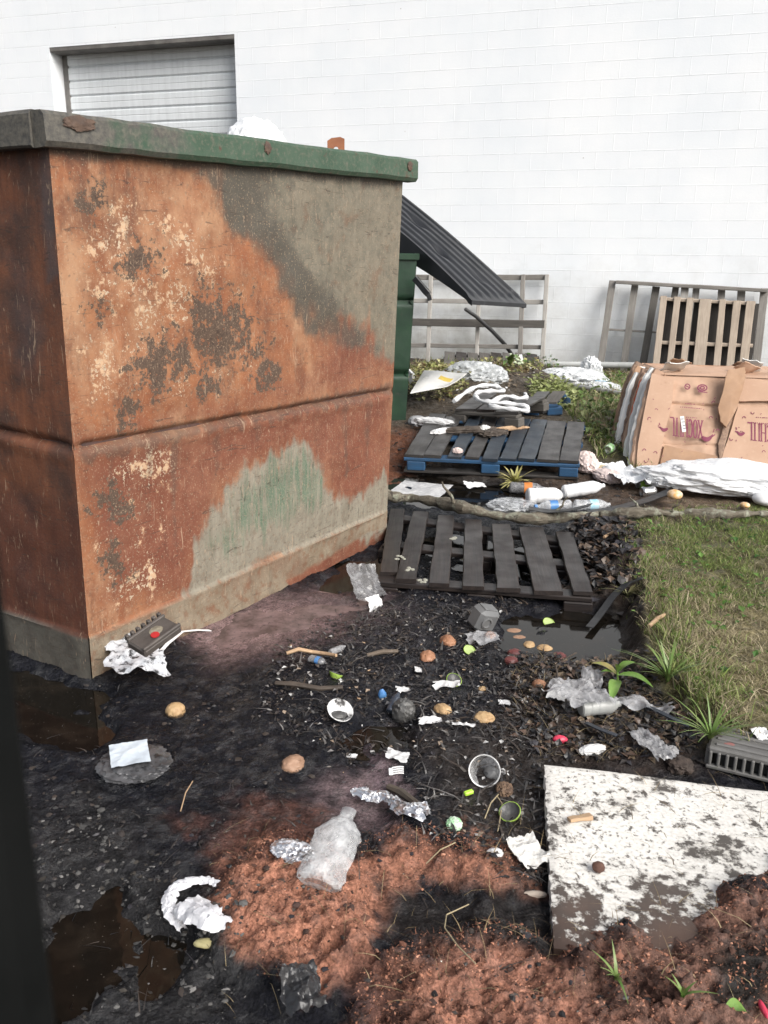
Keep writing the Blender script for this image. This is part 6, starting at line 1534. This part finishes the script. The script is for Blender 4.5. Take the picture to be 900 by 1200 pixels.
# leaf clumps: broad leaves as small folded faces
def leaves(x, y, z, size, pal, up=.5, layers=1):
    n = len(x); a = RNG.uniform(0, 2*np.pi, n); t = RNG.uniform(-.2, 1, n)*up; L = size*RNG.uniform(.5, 1.3, n); W_ = L*RNG.uniform(.22, .42, n)
    d = np.stack([np.cos(a)*np.cos(t), np.sin(a)*np.cos(t), np.sin(t)], 1); s = np.stack([-np.sin(a), np.cos(a), np.zeros(n)], 1); u = np.cross(s, d)*-1
    p = np.stack([x, y, z], 1)
    q = [p, p+d*(L*.45)[:, None]+s*W_[:, None]+u*(L*.12)[:, None], p+d*L[:, None]-np.array([0, 0, 1])*(L*.15)[:, None], p+d*(L*.45)[:, None]-s*W_[:, None]+u*(L*.12)[:, None], p+d*(L*.5)[:, None]]
    V = np.stack(q, 1).reshape(-1, 3); b = np.arange(n)*5
    Fq = np.concatenate([np.stack([b, b+1, b+4], 1), np.stack([b+1, b+2, b+4], 1), np.stack([b+2, b+3, b+4], 1), np.stack([b+3, b, b+4], 1)]).tolist()
    c = np.repeat(pal(x, y, n), 5, 0); return V, [tuple(f) for f in Fq], c
def pal_of(cols, v=.3):
    cols = np.array(cols)
    return lambda x, y, n: cols[RNG.integers(0, len(cols), n)]*RNG.uniform(1-v, 1+v, n)[:, None]
VEG = [(.26, .27, .09), (.34, .32, .13), (.18, .20, .06), (.40, .38, .20), (.14, .10, .05), (.22, .16, .08)]
LP = []
def hump(poly, n, size, pal, zj):
    x, y, z = scatter(poly, n, 8, 16); return leaves(x, y, z+RNG.uniform(0, 1, n if len(x) == n else len(x))**1.5*zj, size, pal, .9)
LP.append(hump([(476, 470), (500, 455), (535, 455), (550, 475), (530, 500), (480, 498)], 1500, .06, pal_of(VEG), .09))
LP.append(hump([(620, 490), (660, 478), (676, 492), (670, 508), (630, 505)], 900, .07, pal_of([(.24, .28, .10), (.32, .35, .16), (.18, .2, .07)]), .10))
LP.append(hump([(560, 450), (620, 448), (640, 458), (600, 470), (555, 470)], 420, .06, pal_of(VEG), .06))
o = fast_mesh('vegetable_waste', *merge(LP), colmat('wilted_leaf', .55, .2)); o['kind'] = 'stuff'
LP = [hump([(672, 492), (728, 486), (735, 535), (700, 545), (676, 520)], 430, .075, pal_of([(.10, .155, .045), (.14, .19, .07), (.07, .11, .035), (.19, .21, .09), (.16, .12, .07)]), .07),
      hump([(610, 438), (640, 432), (650, 450), (615, 455)], 130, .07, pal_of([(.06, .13, .025), (.09, .16, .04)]), .12),
      hump([(690, 455), (730, 455), (730, 478), (690, 476)], 300, .06, pal_of([(.08, .15, .03), (.12, .18, .05), (.2, .17, .08)]), .06)]
x, y, z = scatter(gp, 900, 8, 14); LP.append(leaves(x, y, z+.015, .035, pal_of([(.085, .19, .035), (.12, .22, .05), (.05, .12, .025)]), .8))
o = fast_mesh('broadleaf_weeds', *merge(LP), colmat('green_leaf', .5, .3)); o['kind'] = 'stuff'
# big leafy seedling on the bank
p = place(722, 806); t = thing('leafy_seedling', 'bright green broad leaved seedling between the puddle and the white board', 'plant', p)
LG = simple('fresh_green_leaf', (.115, .225, .040), (.165, .27, .065), .45, 30, .3, .002); LB_ = simple('browning_leaf', (.22, .24, .07), (.27, .20, .08), .5, 30, .3, .002)
def bigleaf(px, py, tipx, tipy, z0, z1, w_, mat, parent=t, base=None):
    a = base if base is not None else p+Vector((0, 0, z0)); b = gz(tipx, tipy, z1+p.z); d = b-a; L = d.length; dn = d.normalized(); side = dn.cross(Vector((0, 0, 1))).normalized(); up = side.cross(dn)
    V = []; nS = 9
    for i in range(nS):
        q = i/(nS-1); ww = w_*math.sin(math.pi*min(1, q**.8*.97+.03))**.8; c = a+d*q+up*.14*L*math.sin(math.pi*q)
        V += [c+side*ww+up*ww*.35, c+side*ww*.5+up*ww*.12, c, c-side*ww*.5+up*ww*.12, c-side*ww+up*ww*.35]
    m = MB(); m.add(V, [(5*i+j, 5*i+j+1, 5*i+j+6, 5*i+j+5) for i in range(nS-1) for j in range(4)]); m.build('leaf', mat, parent)
bigleaf(0, 0, 692, 777, .05, .07, .016, LB_); bigleaf(0, 0, 745, 776, .06, .10, .020, LG); bigleaf(0, 0, 766, 806, .05, .03, .020, LG); bigleaf(0, 0, 716, 824, .03, .015, .021, LG); bigleaf(0, 0, 722, 778, .06, .10, .012, LG); bigleaf(0, 0, 704, 787, .05, .06, .012, LG)
m = MB(); m.tube([p+Vector((0, 0, -.01)), p+Vector((.003, 0, .03)), p+Vector((0, .002, .07))], [.004, .004, .003], 7); m.build('stem', LG, t)
# sprig with white flowers by the hose, tufts at the bottom
p = gz(598, 428, .30); t = thing('leafy_sprig', 'sprig of leaves and pale flowers beside the black hose foot', 'plant', p)
for (x0, y0, z0, w_, mt) in ((593, 420, .42, .03, LG), (606, 420, .44, .03, LG), (590, 428, .34, .035, LG)): bigleaf(0, 0, x0, y0, 0, z0-p.z, w_, mt, t, p)
m = MB(); random.seed(2)
for k in range(14): m.lump(gz(604+random.uniform(-6, 8), 420+random.uniform(-5, 6), .42), (.018, .018, .012), ns(), .4, 3, 2)
m.build('flower_cluster', simple('pale_petals', (.55, .58, .45), (.4, .48, .3), .6, 20), t)
bigleaf(0, 0, 612, 424, 0, .40-p.z, .02, CLEANW, t, gz(607, 418, .42))
def tuft(label, px, py, n, h, lean, cols):
    p = place(px, py); m = MB(); random.seed(px)
    for k in range(n):
        a = random.uniform(0, 6.28); L = h*random.uniform(.6, 1.1); le = lean*random.uniform(.4, 1.2); side = Vector((-math.sin(a), math.cos(a), 0)); V = []
        for i in range(6):
            q = i/5; c = p+Vector((math.cos(a)*le*L*q**1.5, math.sin(a)*le*L*q**1.5, L*(q-.35*q*q*min(le, 1.4)))); ww = .004*(1-q**1.6)+.0003; V += [c+side*ww, c-side*ww]
        m.add(V, [(2*i, 2*i+1, 2*i+3, 2*i+2) for i in range(5)])
    o = m.build('grass_tuft', cols, None, p); tag(o, label, 'grass tuft', 'grass tufts')
TG = simple('tuft_blade', (.10, .19, .035), (.17, .22, .07), .5, 20, 0)
tuft('tall grass tuft on the bank right of the leafy seedling', 782, 800, 40, .16, 1., TG)
tuft('grass tuft at the foot of the bank above the grey grille crate', 832, 868, 34, .14, 1.1, TG)
tuft('sparse green blades poking out of the red fibre below the white board', 722, 1148, 7, .07, 1.2, TG)
tuft('single thin blade pair in the red fibre at the lower right', 800, 1168, 5, .06, 1.1, TG)
tuft('grass tuft hanging over the puddle at the bank edge', 735, 700, 26, .12, 1.3, simple('olive_blade', (.12, .14, .05), (.2, .18, .09), .6, 20, 0))
p = place(868, 1196); t = thing('broad_leaf', 'pale green leaf with a red edge at the bottom right frame edge', 'leaf', p); bigleaf(0, 0, 848, 1184, .02, .05, .018, LG, t, p+Vector((.01, 0, .02))); m = MB(); m.lump(place(893, 1192)+Vector((0, 0, .02)), (.006, .02, .006), 3, .2, 2, 3); m.build('red_stem', PINKM, t)
# ---------------- loose matter
def lumps(x, y, z, smin, smax, pal, flat=.6, jit=.45):
    bm = bmesh.new(); bmesh.ops.create_icosphere(bm, subdivisions=1, radius=1); B = np.array([v.co[:] for v in bm.verts]); Fi = [[v.index for v in f.verts] for f in bm.faces]; bm.free()
    n = len(x); s = smin*(smax/smin)**(RNG.uniform(0, 1, n)**1.8); a = RNG.uniform(0, 6.28, n); ca, sa = np.cos(a), np.sin(a)
    W_ = B[None]*(1+RNG.uniform(-jit, jit, (n, len(B), 1)))*s[:, None, None]*np.stack([RNG.uniform(.6, 1.5, n), RNG.uniform(.6, 1.2, n), RNG.uniform(.5, 1, n)*flat], 1)[:, None]
    X = W_[..., 0]*ca[:, None]-W_[..., 1]*sa[:, None]+x[:, None]; Y = W_[..., 0]*sa[:, None]+W_[..., 1]*ca[:, None]+y[:, None]; Z = W_[..., 2]+z[:, None]+(s*.15)[:, None]
    V = np.stack([X, Y, Z], 2).reshape(-1, 3); b = (np.arange(n)*len(B))[:, None, None]; Fq = (np.array(Fi)[None]+b).reshape(-1, 3).tolist()
    return V, [tuple(f) for f in Fq], np.repeat(pal(x, y, n), len(B), 0)
MUDALL = [(-40, 800), (110, 800), (460, 640), (700, 700), (740, 790), (640, 880), (640, 1120), (800, 1220), (-40, 1220)]
FIB = [(.36, .165, .105), (.30, .135, .085), (.42, .215, .145), (.18, .078, .05), (.09, .044, .032)]
parts_ = []
for k, n in zip(range(5), (8500, 5200, 7500, 8500, 2400)):
    x, y, z = scatter(RED[k], n, 26, 30, lambda a, b: np.clip(.55+1.1*n2(a, b, 14, 3, 81), .03, 1)); parts_.append(lumps(x, y, z, .0010, .0040, pal_of(FIB), .8, .6))
    x, y, z = scatter(RED[k], int(n*.9), 26, 30, lambda a, b: np.clip(.5+1.1*n2(a, b, 14, 3, 81), .03, 1)); v = blades(x, y, z-.001, .005, .018, .0007, pal_of(FIB[:3]), 1.8, 2); parts_.append(v)
o = fast_mesh('red_wood_fibre', *merge(parts_), colmat('red_fibre', .9)); o['kind'] = 'stuff'
# dark flakes, leaves and rotted matter in the mud
DK = [(.020, .018, .018), (.034, .028, .025), (.012, .012, .013), (.05, .04, .034), (.026, .024, .028)]
MIDD = [(330, 760), (400, 730), (470, 705), (600, 700), (680, 780), (640, 880), (640, 1060), (520, 1000), (470, 900), (380, 880), (300, 830)]
parts_ = []
x, y, z = scatter(MIDD, 5200, 20, 30, lambda a, b: np.clip(.5+1.2*n2(a, b, 9, 3, 83), .05, 1)); parts_.append(leaves(x, y, z+.001, .020, pal_of(DK), .6))
x, y, z = scatter(MUDALL, 5200, 20, 30, lambda a, b: np.clip(.35+1.3*n2(a, b, 7, 3, 84), .02, 1)); parts_.append(lumps(x, y, z, .002, .010, pal_of(DK), .6))
x, y, z = scatter([(670, 630), (735, 615), (738, 700), (690, 720), (640, 700)], 1500, 12, 16); parts_.append(leaves(x, y, z+.01, .055, pal_of(DK+[(.07, .045, .032), (.09, .06, .04)]), 1.))
x, y, z = scatter(MOUND_SOIL, 2200, 24, 20); parts_.append(leaves(x, y, z+.004, .030, pal_of(DK+[(.08, .05, .035), (.12, .09, .06)]), .9))
x, y, z = scatter([(455, 505), (500, 490), (690, 560), (780, 560), (760, 600), (690, 600), (620, 560), (460, 570)], 1500, 12, 16); parts_.append(lumps(x, y, z, .004, .018, pal_of(DK+[(.07, .045, .032)]), .6))
x, y, z = scatter([(440, 700), (700, 700), (700, 560), (560, 560), (470, 690)], 500, 12, 16); parts_.append(lumps(x, y, z, .004, .014, pal_of(DK), .6))
x, y, z = scatter(MIDD, 1500, 20, 30, lambda a, b: np.clip(.4+1.2*n2(a, b, 8, 3, 93), .04, 1)); parts_.append(blades(x, y, z+.006, .015, .05, .0042, pal_of([(.04, .037, .036), (.06, .056, .054), (.025, .023, .023), (.10, .093, .088), (.05, .038, .03)]), 3.0, 3))
x, y, z = scatter(MUDALL, 700, 20, 30, lambda a, b: np.clip(.3+1.2*n2(a, b, 6, 3, 95), .03, 1)); parts_.append(blades(x, y, z+.006, .012, .04, .0022, pal_of(DK+[(.06, .055, .052)]), 3.0, 3))
x, y, z = scatter(MIDD, 260, 20, 30); parts_.append(leaves(x, y, z+.006, .020, pal_of([(.32, .31, .30), (.20, .19, .185), (.12, .115, .11), (.26, .2, .15), (.5, .5, .49)]), .6))
o = fast_mesh('rotted_debris', *merge(parts_), colmat('wet_rot', .45, 0, .5)); o['kind'] = 'stuff'
# pale grit, crumbs and shells
PL = [(.42, .40, .36), (.30, .27, .23), (.55, .54, .52), (.36, .24, .15), (.16, .15, .14), (.5, .35, .22)]
parts_ = []
x, y, z = scatter([(330, 760), (470, 720), (690, 720), (690, 860), (640, 900), (620, 1040), (420, 900), (330, 850)], 420, 20, 20); parts_.append(lumps(x, y, z, .0018, .0075, pal_of(PL), .7))
x, y, z = scatter(MUDALL, 420, 20, 20); parts_.append(lumps(x, y, z, .0012, .0035, pal_of(PL), .7))
x, y, z = scatter([(30, 950), (100, 930), (200, 1020), (290, 1080), (280, 1200), (40, 1220)], 1500, 24, 30); parts_.append(lumps(x, y, z, .0022, .010, pal_of([(.05, .049, .048), (.08, .078, .075), (.03, .029, .029), (.04, .035, .03), (.13, .125, .12)]), .6))
x, y, z = scatter([(640, 430), (1100, 440), (1100, 600), (660, 600)], 500, 20, 20); parts_.append(lumps(x, y, z, .004, .014, pal_of(PL), .5))
o = fast_mesh('grit_and_crumbs', *merge(parts_), colmat('grit', .7)); o['kind'] = 'stuff'
x, y, z = scatter(RED[0]+[], 90, 30, 30); q1 = lumps(x, y, z+.001, .004, .013, pal_of([(.10, .05, .036), (.16, .075, .05), (.05, .03, .025), (.2, .09, .06)]), .8, .3)
x, y, z = scatter(RED[2], 110, 30, 30); q2 = lumps(x, y, z+.001, .004, .013, pal_of([(.10, .05, .036), (.16, .075, .05), (.05, .03, .025), (.2, .09, .06)]), .8, .3)
x, y, z = scatter(RED[3], 130, 30, 30); q3 = lumps(x, y, z+.001, .004, .013, pal_of([(.10, .05, .036), (.14, .07, .05), (.05, .03, .025)]), .8, .3)
o = fast_mesh('soil_clods', *merge([q1, q2, q3]), colmat('clod_soil', .9)); o['kind'] = 'stuff'
x, y, z = scatter([(480, 440), (730, 432), (730, 475), (640, 500), (480, 500)], 420, 12, 14); q1 = leaves(x, y, z+.012, .07, pal_of([(.45, .44, .42), (.6, .6, .6), (.2, .16, .12), (.1, .09, .08), (.3, .24, .17), (.16, .12, .08)]), .5)
x, y, z = scatter([(655, 500), (735, 470), (735, 545), (690, 560)], 120, 12, 14); q2 = leaves(x, y, z+.012, .05, pal_of([(.45, .44, .42), (.6, .6, .6), (.2, .16, .12), (.3, .24, .17)]), .5)
o = fast_mesh('flattened_litter', *merge([q1, q2]), colmat('faded_scraps', .6)); o['kind'] = 'stuff'
# straw bits over everything near
x, y, z = scatter([(250, 980), (640, 960), (900, 900), (900, 1220), (260, 1220)], 260, 20, 20, hz=lambda a, b: np.maximum(height(a, b), np.where(inpoly(*proj(a, b, .06), [(638, 895), (650, 1110), (905, 1150), (960, 930)]), .066, -9)))
P1 = blades(x, y, z+.006, .02, .07, .0011, pal_of([(.42, .34, .2), (.33, .25, .14), (.2, .15, .09)]), 3.2, 3)
x, y, z = scatter(MOUND_SOIL, 500, 24, 20); P2 = blades(x, y, z+.006, .02, .07, .0013, pal_of([(.36, .29, .17), (.25, .19, .11), (.15, .12, .07)]), 2.6, 3)
o = fast_mesh('straw_bits', *merge([P1, P2]), GRASSM); o['kind'] = 'stuff'
